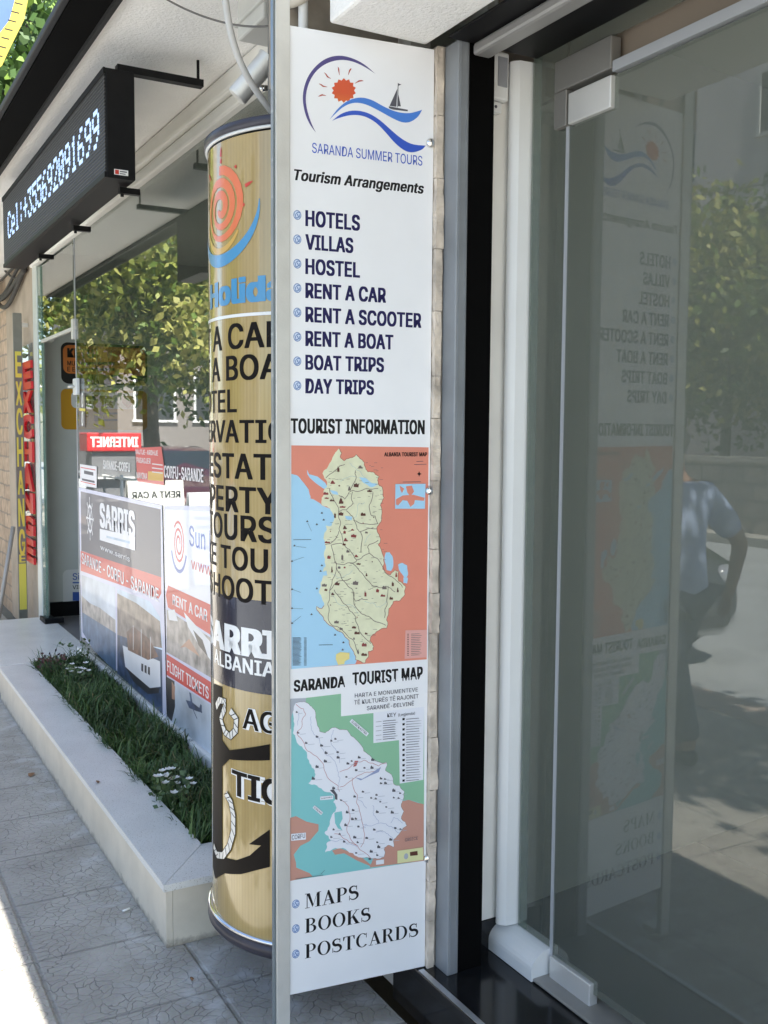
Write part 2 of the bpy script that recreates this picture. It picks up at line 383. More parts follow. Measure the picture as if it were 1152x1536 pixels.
def paving():
    m = bpy.data.materials.new('stamped_concrete'); m.use_nodes = True
    n = m.node_tree; p = n.nodes['Principled BSDF']; L = n.links.new; N = n.nodes.new
    g = N('ShaderNodeNewGeometry')
    def math_(op, a, b=None):
        k = N('ShaderNodeMath'); k.operation = op
        for i, q in enumerate((a, b)):
            if q is None: continue
            if hasattr(q, 'links'): L(q, k.inputs[i])
            else: k.inputs[i].default_value = q
        return k.outputs[0]
    nz = N('ShaderNodeTexNoise'); nz.inputs['Scale'].default_value = 9; nz.inputs['Detail'].default_value = 3; L(g.outputs['Position'], nz.inputs['Vector'])
    mx = N('ShaderNodeMix'); mx.data_type = 'VECTOR'; mx.inputs[0].default_value = .10
    L(g.outputs['Position'], mx.inputs[4]); L(nz.outputs['Color'], mx.inputs[5])
    mp = N('ShaderNodeMapping'); mp.inputs['Scale'].default_value = (1.0, 1.15, 1); L(mx.outputs[1], mp.inputs['Vector'])
    vo = N('ShaderNodeTexVoronoi'); vo.feature = 'DISTANCE_TO_EDGE'; vo.inputs['Scale'].default_value = 34; vo.voronoi_dimensions = '2D'; L(mp.outputs[0], vo.inputs['Vector'])
    vein = N('ShaderNodeMapRange'); vein.inputs[1].default_value = 0; vein.inputs[2].default_value = .05; vein.inputs[3].default_value = 1; vein.inputs[4].default_value = 0
    L(vo.outputs['Distance'], vein.inputs[0])
    nf = N('ShaderNodeTexNoise'); nf.inputs['Scale'].default_value = 5; nf.inputs['Detail'].default_value = 2; L(g.outputs['Position'], nf.inputs['Vector'])
    fade = N('ShaderNodeMapRange'); fade.inputs[1].default_value = .25; fade.inputs[2].default_value = .55; L(nf.outputs['Fac'], fade.inputs[0])
    veins = math_('MULTIPLY', vein.outputs[0], fade.outputs[0])
    sp = N('ShaderNodeSeparateXYZ'); L(g.outputs['Position'], sp.inputs[0])
    def joint(o, off, step, wd):
        q = math_('ABSOLUTE', math_('SUBTRACT', math_('MODULO', math_('ADD', o, 100 * step - off + step / 2), step), step / 2))
        r = N('ShaderNodeMapRange'); r.inputs[1].default_value = wd * .5; r.inputs[2].default_value = wd * 1.3; r.inputs[3].default_value = 1; r.inputs[4].default_value = 0
        L(q, r.inputs[0]); return r.outputs[0]
    j = math_('MAXIMUM', joint(sp.outputs[0], .50, .42, .007), joint(sp.outputs[1], 2.574, .39, .005))
    n2 = N('ShaderNodeTexNoise'); n2.inputs['Scale'].default_value = 3.5; n2.inputs['Detail'].default_value = 8; n2.inputs['Roughness'].default_value = .65; L(g.outputs['Position'], n2.inputs['Vector'])
    cr = N('ShaderNodeValToRGB'); cr.color_ramp.elements[0].position = .32; cr.color_ramp.elements[1].position = .72
    cr.color_ramp.elements[0].color = (.37, .345, .30, 1); cr.color_ramp.elements[1].color = (.57, .54, .48, 1)
    L(n2.outputs['Fac'], cr.inputs[0])
    n3 = N('ShaderNodeTexNoise'); n3.inputs['Scale'].default_value = 130; n3.inputs['Detail'].default_value = 3; L(g.outputs['Position'], n3.inputs['Vector'])
    m1 = N('ShaderNodeMix'); m1.data_type = 'RGBA'; m1.blend_type = 'MULTIPLY'; m1.inputs[0].default_value = .25
    L(cr.outputs[0], m1.inputs[6]); L(n3.outputs['Color'], m1.inputs[7])
    m2 = N('ShaderNodeMix'); m2.data_type = 'RGBA'; L(math_('MULTIPLY', veins, .55), m2.inputs[0]); L(m1.outputs[2], m2.inputs[6]); m2.inputs[7].default_value = (.12, .12, .118, 1)
    m3 = N('ShaderNodeMix'); m3.data_type = 'RGBA'; L(math_('MULTIPLY', j, .36), m3.inputs[0]); L(m2.outputs[2], m3.inputs[6]); m3.inputs[7].default_value = (.13, .125, .12, 1)
    # pale cement smears beside the planter
    n4 = N('ShaderNodeTexNoise'); n4.inputs['Scale'].default_value = 11; n4.inputs['Detail'].default_value = 6; L(g.outputs['Position'], n4.inputs['Vector'])
    near = N('ShaderNodeMapRange'); near.inputs[1].default_value = .62; near.inputs[2].default_value = .84; L(sp.outputs[0], near.inputs[0])
    sm = N('ShaderNodeMapRange'); sm.inputs[1].default_value = .5; sm.inputs[2].default_value = .66; L(n4.outputs['Fac'], sm.inputs[0])
    m4 = N('ShaderNodeMix'); m4.data_type = 'RGBA'; L(math_('MULTIPLY', math_('MULTIPLY', near.outputs[0], sm.outputs[0]), .6), m4.inputs[0]); L(m3.outputs[2], m4.inputs[6]); m4.inputs[7].default_value = (.58, .58, .57, 1)
    L(m4.outputs[2], p.inputs['Base Color']); p.inputs['Roughness'].default_value = .8
    h = math_('SUBTRACT', math_('MULTIPLY', n3.outputs['Fac'], .25), math_('ADD', math_('MULTIPLY', veins, .7), j))
    b = N('ShaderNodeBump'); b.inputs['Strength'].default_value = .7; b.inputs['Distance'].default_value = .006
    L(h, b.inputs['Height']); L(b.outputs[0], p.inputs['Normal'])
    return m
paving_m = paving()

def brickmat(name, c1, c2, mortar, scale, axis='X', bw=.5, bh=.25, ms=.012):
    m = bpy.data.materials.new(name); m.use_nodes = True
    n = m.node_tree; p = n.nodes['Principled BSDF']; L = n.links.new; N = n.nodes.new
    g = N('ShaderNodeNewGeometry'); sp = N('ShaderNodeSeparateXYZ'); cb = N('ShaderNodeCombineXYZ'); L(g.outputs['Position'], sp.inputs[0])
    L(sp.outputs[1 if axis == 'X' else 0], cb.inputs[0]); L(sp.outputs[2], cb.inputs[1])
    b = N('ShaderNodeTexBrick'); b.inputs['Scale'].default_value = scale; b.inputs['Brick Width'].default_value = bw; b.inputs['Row Height'].default_value = bh; b.inputs['Mortar Size'].default_value = ms
    b.inputs['Color1'].default_value = (*c1, 1); b.inputs['Color2'].default_value = (*c2, 1); b.inputs['Mortar'].default_value = (*mortar, 1)
    nz = N('ShaderNodeTexNoise'); nz.inputs['Scale'].default_value = 14; nz.inputs['Detail'].default_value = 6; L(g.outputs['Position'], nz.inputs['Vector'])
    mx = N('ShaderNodeMix'); mx.data_type = 'VECTOR'; mx.inputs[0].default_value = .03; L(cb.outputs[0], mx.inputs[4]); L(nz.outputs['Color'], mx.inputs[5])
    L(mx.outputs[1], b.inputs['Vector'])
    m1 = N('ShaderNodeMix'); m1.data_type = 'RGBA'; m1.blend_type = 'OVERLAY'; m1.inputs[0].default_value = .5; L(b.outputs['Color'], m1.inputs[6]); L(nz.outputs['Fac'], m1.inputs[7])
    L(m1.outputs[2], p.inputs['Base Color']); p.inputs['Roughness'].default_value = .85
    bp = N('ShaderNodeBump'); bp.inputs['Strength'].default_value = .6; bp.inputs['Distance'].default_value = .01; bp.invert = True
    L(b.outputs['Fac'], bp.inputs['Height']); L(bp.outputs[0], p.inputs['Normal'])
    return m

# ================================================================== SETTING
MB().box(-60, 60, -60, 60, -.34, -.30).build('ground', mat('earth', (.16, .14, .11), .95, var=.3, scale=1.5)); kind(bpy.data.objects['ground'], 'structure')
kind(MB().box(-1.17, 1.30, -14, 60, -.25, 0).build('pavement', paving_m), 'structure')
kb = MB()
y = -14.0
while y < 60:
    kb.box(-1.52, -1.174, y + .004, y + .996, -.25, .006, bev=.012); y += 1.0
kind(kb.build('kerb', mat('pinkish_kerb_stone', (.46, .37, .31), .85, var=.15, scale=9, bump=.3)), 'structure')
kind(MB().box(-9.2, -1.524, -14, 60, -.26, -.12).build('road', mat('worn_asphalt', (.37, .39, .40), .9, var=.16, scale=2.2, bump=.4, bscale=120)), 'structure')
kind(MB().box(-9.75, -9.204, -14, 60, -.25, .02).build('far_pavement', mat('far_concrete', (.42, .4, .36), .9, var=.12)), 'structure')

# ---------------------------------------------------------------- the shop building
shop = thing('shop_building', 'white stuccoed shop front with deep black edged canopy and glass shop fronts', 'building', (1.4, 3, 0))
s = MB()
s.box(.80, 3.6, -1.6, 10, 2.85, 2.98, stucco_m)
s.box(1.06, 1.325, -1.6, 2.168, 2.505, 2.846, stucco_m, bev=.008)          # dropped beam over the door
s.build('canopy', parent=shop)
MB().box(.692, .818, -1.6, 10, 2.842, 2.872).build('fascia', mat('fascia_black', (.004, .004, .004), .85, var=.2, scale=3, spec=.06), shop)
f = MB().box(.668, .69, -1.6, 10, 2.845, 2.868, bev=.004)
f.box(.80, .816, -1.6, 10, 2.826, 2.84); f.build('gutter', mat('dark_gutter', (.025, .025, .025), .55, var=.2, spec=.3), shop)
MB().box(1.35, 4.6, -1.6, 6.2, 2.99, 6.2).build('upper_wall', mat('upper_render', (.6, .57, .5), .9, var=.08, scale=2), shop)
c = MB(); c.box(1.30, 1.37, 2.9, 7.55, 2.775, 2.846, bev=.012); c.box(1.325, 1.372, 2.9, 7.55, 2.72, 2.772, bev=.01)
c.build('cornice', mat('cream_moulding', (.74, .73, .68), .5, var=.03), shop)
# entrance slab and granite floors
marble = mat('speckled_white_marble', (.74, .735, .70), .32, var=.06, scale=6)
def specks(m):
    n = m.node_tree; p = n.nodes['Principled BSDF']; L = n.links.new
    tc = n.nodes.new('ShaderNodeTexCoord'); v = n.nodes.new('ShaderNodeTexNoise'); v.inputs['Scale'].default_value = 260; v.inputs['Detail'].default_value = 2
    L(tc.outputs['Object'], v.inputs['Vector'])
    r = n.nodes.new('ShaderNodeValToRGB'); r.color_ramp.elements[0].position = .30; r.color_ramp.elements[1].position = .40
    r.color_ramp.elements[0].color = (.5, .46, .4, 1); r.color_ramp.elements[1].color = (1, 1, 1, 1); L(v.outputs['Fac'], r.inputs[0])
    x = n.nodes.new('ShaderNodeMix'); x.data_type = 'RGBA'; x.blend_type = 'MULTIPLY'; x.inputs[0].default_value = 1
    src = p.inputs['Base Color'].links[0].from_socket; L(src, x.inputs[6]); L(r.outputs[0], x.inputs[7]); L(x.outputs[2], p.inputs['Base Color'])
specks(marble)
cream = mat('cream_stone', (.66, .60, .49), .5, var=.07, scale=10, bump=.06)
def foot_grime(m):
    n = m.node_tree; p = n.nodes['Principled BSDF']; L = n.links.new; N = n.nodes.new
    g = N('ShaderNodeNewGeometry'); sp = N('ShaderNodeSeparateXYZ'); L(g.outputs['Position'], sp.inputs[0])
    nz = N('ShaderNodeTexNoise'); nz.inputs['Scale'].default_value = 22; nz.inputs['Detail'].default_value = 7; nz.inputs['Roughness'].default_value = .7; L(g.outputs['Position'], nz.inputs['Vector'])
    a = N('ShaderNodeMath'); a.operation = 'MULTIPLY_ADD'; a.inputs[1].default_value = .10; a.inputs[2].default_value = -.045; L(nz.outputs['Fac'], a.inputs[0])
    b = N('ShaderNodeMath'); b.operation = 'SUBTRACT'; L(sp.outputs[2], b.inputs[0]); L(a.outputs[0], b.inputs[1])
    r = N('ShaderNodeMapRange'); r.inputs[1].default_value = -.004; r.inputs[2].default_value = .02; r.inputs[3].default_value = .75; r.inputs[4].default_value = 0; L(b.outputs[0], r.inputs[0])
    x = N('ShaderNodeMix'); x.data_type = 'RGBA'; L(r.outputs[0], x.inputs[0]); L(p.inputs['Base Color'].links[0].from_socket, x.inputs[6]); x.inputs[7].default_value = (.24, .21, .17, 1); L(x.outputs[2], p.inputs['Base Color'])
foot_grime(cream)
e = MB(); e.box(.86, 1.42, 6.06, 7.55, .17, .205, marble, bev=.004); e.box(.875, 1.42, 6.08, 7.53, 0, .17, cream); e.build('entrance_slab', parent=shop)
blackg = mat('black_granite', (.012, .012, .013), .13, var=.3, scale=60)
FZ = .155
g = MB(); g.box(1.315, 2.6, -1.6, 2.52, FZ - .03, FZ, blackg, bev=.004); g.box(1.33, 2.6, -1.6, 2.30, 0, FZ - .03, blackg); g.build('doorstep', parent=shop)
MB().box(1.314, 1.3285, -1.6, 2.14, FZ + .0025, FZ + .005).build('nosing_glint', mat('step_glint_grey', (.55, .56, .58), .3, .7), shop)  # pale strip standing in for the light reflected along the step's edge
MB().box(1.545, 1.66, 1.22, 1.96, FZ + .0025, FZ + .010, bev=.003).build('threshold', mat('grey_threshold', (.30, .29, .27), .45, .3, var=.1), shop)
# room behind the glass door
room_wall = mat('grey_green_wall', (.47, .47, .44), .8, var=.03)
r = MB()
r.prism([(1.625, 2.29, FZ), (5.2, 2.70, FZ), (5.2, 2.70, 2.83), (1.625, 2.29, 2.83)], (0, .05, 0), room_wall)
r.box(5.2, 5.3, -3, 2.70, FZ, 2.83, room_wall)
r.box(1.63, 5.2, -1.75, -1.65, FZ, 2.83, room_wall); r.build('room_wall', parent=shop)
MB().box(2.602, 5.2, -4.0, 2.68, .10, FZ - .001).build('room_floor', mat('dark_floor_tile', (.085, .09, .082), .35, var=.15), shop)
MB().box(1.63, 5.2, -1.64, 2.68, 2.74, 2.78).build('room_ceiling', mat('room_ceiling_paint', (.6, .58, .54), .9), shop)
# jamb beyond the shutter guide
jp = mat('jamb_paint', (.76, .75, .71), .7, var=.06, scale=6)
j = MB(); j.box(1.482, 1.598, 2.150, 2.26, FZ + .085, 2.50, jp); j.build('door_jamb', parent=shop)
MB().box(1.482, 1.57, 2.146, 2.26, FZ, FZ + .083).build('skirting', blackg, shop)
# stone pier behind the board: a ragged cut edge
pier_m = mat('ragged_stone_edge', (.56, .49, .41), .9, var=.32, scale=16, bump=.8, bscale=45)
p = MB()
k_ = 0; z0 = FZ
while z0 < 2.48:
    hh = rnd.uniform(.10, .19); z1 = min(z0 + hh, 2.5)
    p.box(1.342, 1.362 + rnd.uniform(-.003, .003), 2.139 + rnd.uniform(-.002, .003), 2.2, z0 + .0008, z1 - .0008, pier_m); z0 = z1
bmesh.ops.subdivide_edges(p.bm, edges=[e for e in p.bm.edges if e.calc_length() > .03], cuts=5, use_grid_fill=True)
for v in p.bm.verts: v.co.x += rnd.uniform(-.002, .0025); v.co.y += rnd.uniform(-.0015, .0015)
p.box(1.35, 1.5, 2.15, 2.30, 0, 2.505, mat('grout', (.45, .41, .36), .95, var=.15))
p.box(1.36, 1.42, 2.3, 2.88, 0, 2.85, mat('pier_paint', (.5, .48, .44), .9, var=.1))
p.build('stone_pier', parent=shop)
gm = mat('grey_blue_metal', (.25, .27, .29), .45, .25, var=.16, scale=7)
g = MB(); g.box(1.367, 1.400, 2.085, 2.145, FZ, 2.503, gm, bev=.003)
for xx in (1.374, 1.392): g.box(xx, xx + .003, 2.0835, 2.086, FZ + .01, 2.5, gm)
g.build('shutter_guide', parent=shop)
MB().box(1.402, 1.478, 2.09, 2.145, FZ, 2.503, bev=.002).build('shutter_slot', mat('slot_black', (.003, .003, .003), .8, spec=.05), shop)  # solid block, near black to paint in the guide's dark recess
b = MB(); b.box(1.335, 1.60, -1.6, 2.08, 2.4975, 2.5035, black_metal)
b.build('shutter_box', parent=shop)
MB().box(1.40, 1.45, -1.6, 2.075, 2.466, 2.4955, bev=.008).build('shutter_roll', mat('dull_grey_roll', (.30, .295, .285), .4, .3), shop)

# glass door front
dm = glass('door_glass', tint=(.76, .78, .75), body=(.53, .58, .52), haze=.095, f0=.060)  # haze mixes in pale colour as a painted grey veil
DP = 1.60
gd = MB().box(DP, DP + .002, -1.6, 1.947, .193, 2.371)
door = gd.build('glass_door', dm, shop)
MB().box(DP - .002, DP + .0045, 1.948, 1.958, .193, 2.371).build('door_edge', mat('edge_seal', (.42, .44, .47), .3, .2), door)
patch = mat('satin_patch_metal', (.60, .60, .58), .32, .4, var=.04)
b = MB(); b.box(DP - .012, DP + .015, 1.791, 1.946, FZ + .002, .220, patch, bev=.003); b.build('patch_fitting', parent=door)
b = MB(); b.box(DP - .012, DP + .015, 1.791, 1.941, 2.298, 2.371, patch, bev=.003); b.build('patch_fitting', parent=door)
b = MB(); b.tube([(DP - .06, -.2, .9), (DP - .06, -.2, 1.5)], .014); b.build('door_handle', steel, door)
side = MB().box(DP, DP + .002, 1.960, 2.095, .222, 2.53).build('side_pane', dm, shop)
b = MB(); b.box(DP + .0035, DP + .006, 2.066, 2.094, .222, 2.53); b.build('pane_edge', glass('pane_edge_glass', tint=(.6, .72, .66), body=(.40, .52, .46), haze=.3), side)
b = MB(); b.box(DP - .014, DP + .017, 1.791, 1.992, 2.384, 2.458, None, bev=.003); b.box(DP - .0135, DP + .0165, 1.946, 1.992, 2.298, 2.383, None, bev=.002); b.build('corner_fitting', mat('dark_corner_metal', (.22, .215, .20), .4, .4), side)
MB().box(DP - .01, DP + .01, -1.6, 1.789, 2.376, 2.40).build('transom_rail', mat('transom_metal', (.46, .48, .51), .35, .5), shop)
tp = MB().box(DP, DP + .002, -1.6, 1.955, 2.46, 2.72).build('transom_pane', dm, shop)
MB().box(DP + .025, DP + .04, -1.6, 2.285, 2.395, 2.73).build('transom_board', mat('brown_board', (.21, .17, .13), .6, var=.08, scale=3), shop)
# rounded white frame
fr = MB()
prof = [(DP + .01, 2.146), (DP - .034, 2.146)] + [(DP - .034 - .016 * sin(k * pi / 10), 2.146 - .042 * k / 10) for k in range(1, 10)] + [(DP - .034, 2.104), (DP - .005, 2.100), (DP + .01, 2.100)]
fr.prism([(x, y_, FZ + .08) for x, y_ in prof], (0, 0, 2.26), pvc)
prof2 = [(DP + .025, FZ + .002), (DP - .06, FZ + .002)] + [(DP - .06 + .07 * (1 - cos(k * pi / 2 / 8)), FZ + .03 + .048 * sin(k * pi / 2 / 8)) for k in range(9)] + [(DP + .025, FZ + .078)]
fr.prism([(x, 1.957, z) for x, z in prof2], (0, .189, 0), pvc)
fr.build('pane_frame', parent=shop)

# shop window
wg = glass('window_glass', tint=(.74, .78, .75), body=(.5, .53, .5), haze=.006, f0=.18)
win = MB().box(1.36, 1.362, 2.9, 6.25, .235, 2.72).build('shop_window', wg, shop)
MB().box(1.358, 1.366, 6.25, 6.262, .235, 2.72).build('pane_edge', MATS['edge_seal'], win)
MB().box(1.335, 1.40, 2.85, 6.26, .17, .234, bev=.012).build('window_sill', pvc, win)
MB().box(1.36, 1.363, 6.30, 7.30, 2.20, 2.70).build('fanlight', wg, shop)
b = MB(); b.box(1.352, 1.37, 6.24, 7.30, 2.175, 2.196); b.box(1.345, 1.375, 6.255, 6.31, 2.12, 2.24); b.build('fanlight_rail', alu, shop)
# shop interior
im = mat('interior_grey', (.60, .62, .59), .75, var=.03)
i = MB(); i.box(1.42, 4.0, 7.6, 7.66, .30, 2.85, im); i.box(4.0, 4.1, 2.7, 7.66, .2, 2.85, mat('interior_brown', (.16, .13, .10), .7, var=.2, scale=2)); i.build('interior_wall', parent=shop)
MB().box(1.42, 4.0, 7.585, 7.655, .19, .298).build('interior_skirting', black_metal, shop)
MB().box(1.43, 4.0, 2.7, 7.58, .1, .19).build('interior_floor', mat('interior_tile', (.16, .15, .14), .3, var=.1), shop)
MB().box(1.6, 1.66, 2.3, 2.9, 0, 2.85).build('partition', im, shop)
p = MB(); p.box(1.345, 1.40, 7.42, 7.56, .205, 2.74, mat('pale_post', (.62, .66, .63), .4, .2, var=.05), bev=.004); p.build('door_post', parent=shop)
MB().box(1.352, 1.366, 7.30, 7.41, .235, 2.70).build('post_glass', glass('green_edge_glass', tint=(.6, .75, .68), body=(.4, .52, .46), haze=.3), shop)
b = MB(); b.box(1.33, 1.41, 7.28, 7.44, .206, .235, black_metal); b.box(1.33, 1.46, 7.24, 7.30, .206, .24, black_metal); b.build('floor_hinge', parent=shop)
b = MB(); b.tube([(1.42, 7.36, 2.22), (1.42, 6.55, 2.42)], .012); b.box(1.38, 1.44, 7.30, 7.40, 2.19, 2.26); b.build('door_closer', alu, shop)

# ---------------------------------------------------------------- neighbouring brick building
nb = thing('brick_building', 'weathered tan brick building past the shop entrance', 'building', (1.5, 9, 0))
MB().box(1.38, 3.8, 8.9, 10.4, 0, 3.2).build('wall', brickmat('tan_brick', (.50, .38, .27), (.42, .31, .22), (.30, .25, .20), 1.0, 'X', .34, .12, .008), nb)
MB().box(1.37, 1.416, 7.58, 8.895, 0, 2.845).build('pilaster', mat('brown_render', (.42, .35, .27), .85, var=.18, scale=4, bump=.3), nb)

# ================================================================== OBJECTS
# ---- information board
BL = Vector((.974, 2.197, .158)); BR = Vector((1.340, 2.152, .158)); BZ = 2.494
bu = (BR - BL).normalized(); bn = bu.cross(Vector((0, 0, 1))); BW = (BR - BL).length; BH = BZ - BL.z
board = thing('information_board', 'tall white tourist information board with two maps beside the metal post', 'sign board', BL)
b = MB(); b.prism([BL, BR, BR + Vector((0, 0, BH)), BL + Vector((0, 0, BH))], -bn * .012, mat('white_board', (.79, .80, .82), .36, var=.035, scale=3.5, bump=.06, bscale=5))
b.build('panel', parent=board)
V = Vector((0, 0, 1))
def bink(): return Ink(BL, bu, V)

k = bink(); q = lambda x, y: (400 + x / 3.388, y / 3.388)
k.ppoly(smooth([(552, 375), (500, 328), (440, 296), (375, 280), (310, 291), (255, 328), (210, 385), (187, 450), (182, 510), (195, 580), (220, 635), (250, 674), (226, 625), (205, 560), (197, 500), (207, 440), (232, 385), (270, 342), (320, 314), (380, 302), (440, 312), (500, 340)]), ink_violet, q)
def sunmat():
    m = bpy.data.materials.new('orange_sun_print'); m.use_nodes = True; n = m.node_tree; L = n.links.new
    g = n.nodes.new('ShaderNodeNewGeometry'); sp = n.nodes.new('ShaderNodeSeparateXYZ'); mr = n.nodes.new('ShaderNodeMapRange'); cr = n.nodes.new('ShaderNodeValToRGB')
    L(g.outputs['Position'], sp.inputs[0]); L(sp.outputs[2], mr.inputs[0]); mr.inputs[1].default_value = 2.28; mr.inputs[2].default_value = 2.36
    cr.color_ramp.elements[0].color = (.72, .27, .04, 1); cr.color_ramp.elements[1].color = (.62, .09, .03, 1)
    L(mr.outputs[0], cr.inputs[0]); L(cr.outputs[0], n.nodes['Principled BSDF'].inputs['Base Color']); return m
sun_m = sunmat()
pts = []
for t in range(28):
    a = 2 * pi * t / 28; rr = 63 if t % 2 else 52
    pts.append((392 + rr * cos(a), 460 + rr * sin(a)))
k.ppoly(pts, sun_m, q)
rm = mat('red_brown_ray', (.38, .05, .025), .5)
for (x0, y0, x1, y1, bx) in ((362, 340, 370, 382, -5), (430, 347, 414, 381, -6), (492, 411, 448, 424, -6), (292, 368, 326, 400, 6), (265, 425, 308, 442, 5), (262, 491, 302, 486, -6)):
    mx_, my_ = (x0 + x1) / 2, (y0 + y1) / 2 + bx
    k.line([k.px(*q(x0, y0)), k.px(*q((x0 + mx_) / 2 + 1, (y0 + my_) / 2 - 1)), k.px(*q(mx_, my_)), k.px(*q(x1, y1))], [.0006, .003, .0034, .0008], rm)
wht = mat('print_white', (.80, .81, .83), .38)
k.ppoly(smooth([(320, 607), (360, 552), (410, 511), (470, 493), (530, 504), (600, 545), (660, 570), (720, 577), (760, 568), (790, 558), (770, 595), (730, 622), (690, 624), (640, 602), (570, 562), (500, 527), (440, 520), (390, 541), (350, 577)]), ink_wave, q)
k.ppoly(smooth([(332, 614), (380, 575), (440, 559), (510, 570), (570, 605), (620, 650), (680, 703), (740, 736), (808, 740), (790, 762), (740, 777), (700, 767), (650, 727), (600, 667), (550, 617), (490, 587), (430, 583), (370, 598)]), ink_blue, q)
k.ppoly([(620, 540), (680, 551), (717, 558), (717, 566), (640, 557), (622, 550)], ink_grey, q)
k.ppoly([(664, 450), (659, 543), (624, 538)], ink_grey, q); k.ppoly([(669, 480), (682, 541), (665, 540)], ink_grey, q)
k.line([k.px(*q(668, 422)), k.px(*q(665, 546))], .0018, ink_grey); k.ppoly([(668, 424), (684, 430), (668, 437)], ink_grey, q)
k.ptext('SARANDA SUMMER TOURS', 468, 229, 214, 633.5, ink_blue, bold=.004)
k.build('logo', board)

class LineInk:      # every printed line of the board is a part of its own
    def ptext(s, *a, **kw): k = bink(); k.ptext(*a, **kw); k.build('lettering', board)
k = LineInk()
k.ptext('Tourism Arrangements', 441, 270, 253.5, 636, ink_black, bold=.034, shear=.22)
for t, yb, yt, xr in (('HOTELS', 339, 315, 540), ('VILLAS', 374, 351, 530), ('HOSTEL', 411, 387.5, 540), ('RENT A CAR', 447, 424, 579), ('RENT A SCOOTER', 483, 460, 632), ('RENT A BOAT', 519, 496, 590), ('BOAT TRIPS', 554.5, 532, 576), ('DAY TRIPS', 590, 567.5, 561)):
    k.ptext(t, 458, yb, yt, xr, ink_navy, bold=.038)
k.ptext('TOURIST INFORMATION', 436, 650, 627.5, 637, ink_black, bold=.042)
k.ptext('SARANDA', 440.5, 1038, 1020.5, 517.5, ink_black, bold=.042)
k.ptext('TOURIST MAP', 528.5, 1028.5, 1009, 634, ink_black, bold=.042)
for t, yb, yt, xr in (('MAPS', 1363, 1341, 538), ('BOOKS', 1400, 1378.5, 556), ('POSTCARDS', 1438, 1417, 627)):
    k.ptext(t, 457.5, yb, yt, xr, ink_black, serif=True)
bl1 = mat('bullet_blue', (.10, .19, .42), .4); bl2 = mat('bullet_pale', (.55, .64, .80), .4)
for x, y in [(446, 322.5 + 36.55 * t) for t in range(8)] + [(443.7, 1356), (443.7, 1393), (443.7, 1431)]:
    k = bink(); a, b = k.px(x, y)
    k.ell(a, b, .0098, .0112, bl2)
    k.ell(a, b, .0098, .0112, bl1, hole=.84)
    k.line([(a + .006, b + .005), (a + .002, b + .0072), (a - .002, b + .004), (a + .001, b), (a + .003, b - .004), (a - .001, b - .0075), (a - .005, b - .005)], .0024, bl1)
    k.line([(a - .006, b + .003), (a - .0045, b - .001), (a - .005, b - .004)], .002, bl1); k.line([(a + .006, b + .002), (a + .0055, b - .003), (a + .004, b - .006)], .002, bl1)
    k.build('bullet_mark', board)

# the country map
mp_sea = mat('map_sea', (.36, .62, .82), .42); mp_land = mat('map_land', (.70, .71, .50), .42, var=.07, scale=40); mp_red = mat('map_coral', (.70, .24, .165), .42, var=.03, scale=12)
mp_road = mat('map_road', (.16, .13, .12), .45); mp_icon = mat('map_icon', (.10, .03, .02), .45); mp_bord = mat('map_border', (.33, .12, .08), .45)
k = bink(); q = lambda x, y: (410 + x / 4.388, 660 + y / 4.388)
k.ppoly([(437, 668), (643, 671), (640, 989), (436.5, 1003.5)], mp_red)
k.ppoly([(118, 222), (160, 235), (200, 282), (232, 325), (245, 385), (322, 432), (420, 470), (420, 900), (420, 1230), (500, 1320), (560, 1420), (540, 1474), (118, 1508)], mp_sea, q)
k.ppoly(rough([(118, 222), (160, 235), (200, 282), (232, 325), (245, 385), (322, 432), (345, 500), (300, 440), (230, 400), (180, 300), (118, 240)], .12), mp_sea, q)
k.ppoly([(222, 195), (235, 225), (290, 240), (340, 280), (365, 325), (330, 320), (280, 285), (240, 250), (224, 225)], mp_sea, q)
alb = [(435, 53), (450, 85), (440, 110), (465, 137), (505, 117), (545, 94), (585, 130), (603, 175), (622, 210), (665, 215), (697, 242), (690, 285), (717, 310), (728, 380), (705, 430), (715, 480), (697, 552), (682, 590), (707, 650), (690, 690), (722, 760), (727, 800), (720, 850), (770, 888), (800, 853), (827, 865), (825, 930), (872, 965), (865, 1020), (835, 1057), (790, 1062), (760, 1110), (745, 1185), (745, 1240), (690, 1257), (655, 1280), (635, 1320), (662, 1360), (655, 1385), (625, 1392), (605, 1467), (540, 1445), (530, 1395), (500, 1320), (450, 1265), (395, 1230), (345, 1195), (305, 1140), (285, 1095), (320, 1110), (335, 1080), (320, 1040), (298, 1000), (310, 940), (328, 880), (345, 830), (335, 770), (345, 700), (330, 650), (352, 590), (345, 565), (385, 560), (400, 500), (372, 450), (320, 430), (318, 380), (330, 340), (352, 310), (345, 260), (323, 220), (350, 190), (380, 140), (400, 95), (420, 70)]
alb = rough(alb); k.ppoly(alb, mp_land, q)
k.line([k.px(*q(*p)) for p in alb[:200]], .0014, mp_bord)
for pts in ([(740, 740), (765, 738), (785, 765), (790, 820), (775, 862), (745, 855), (732, 800)], [(820, 820), (850, 808), (880, 825), (888, 880), (868, 915), (845, 880), (825, 850)], [(855, 905), (885, 905), (880, 945), (855, 940)], [(565, 245), (610, 250), (650, 285), (690, 290), (640, 312), (590, 280)], [(470, 500), (520, 505), (515, 528), (485, 525)], [(370, 330), (420, 340), (430, 360), (390, 355)], [(325, 870), (350, 860), (355, 890), (330, 895)]):
    k.ppoly(smooth(rough(pts, .1, 1), 1), mp_sea, q)
river = mat('map_river', (.35, .5, .55), .45)
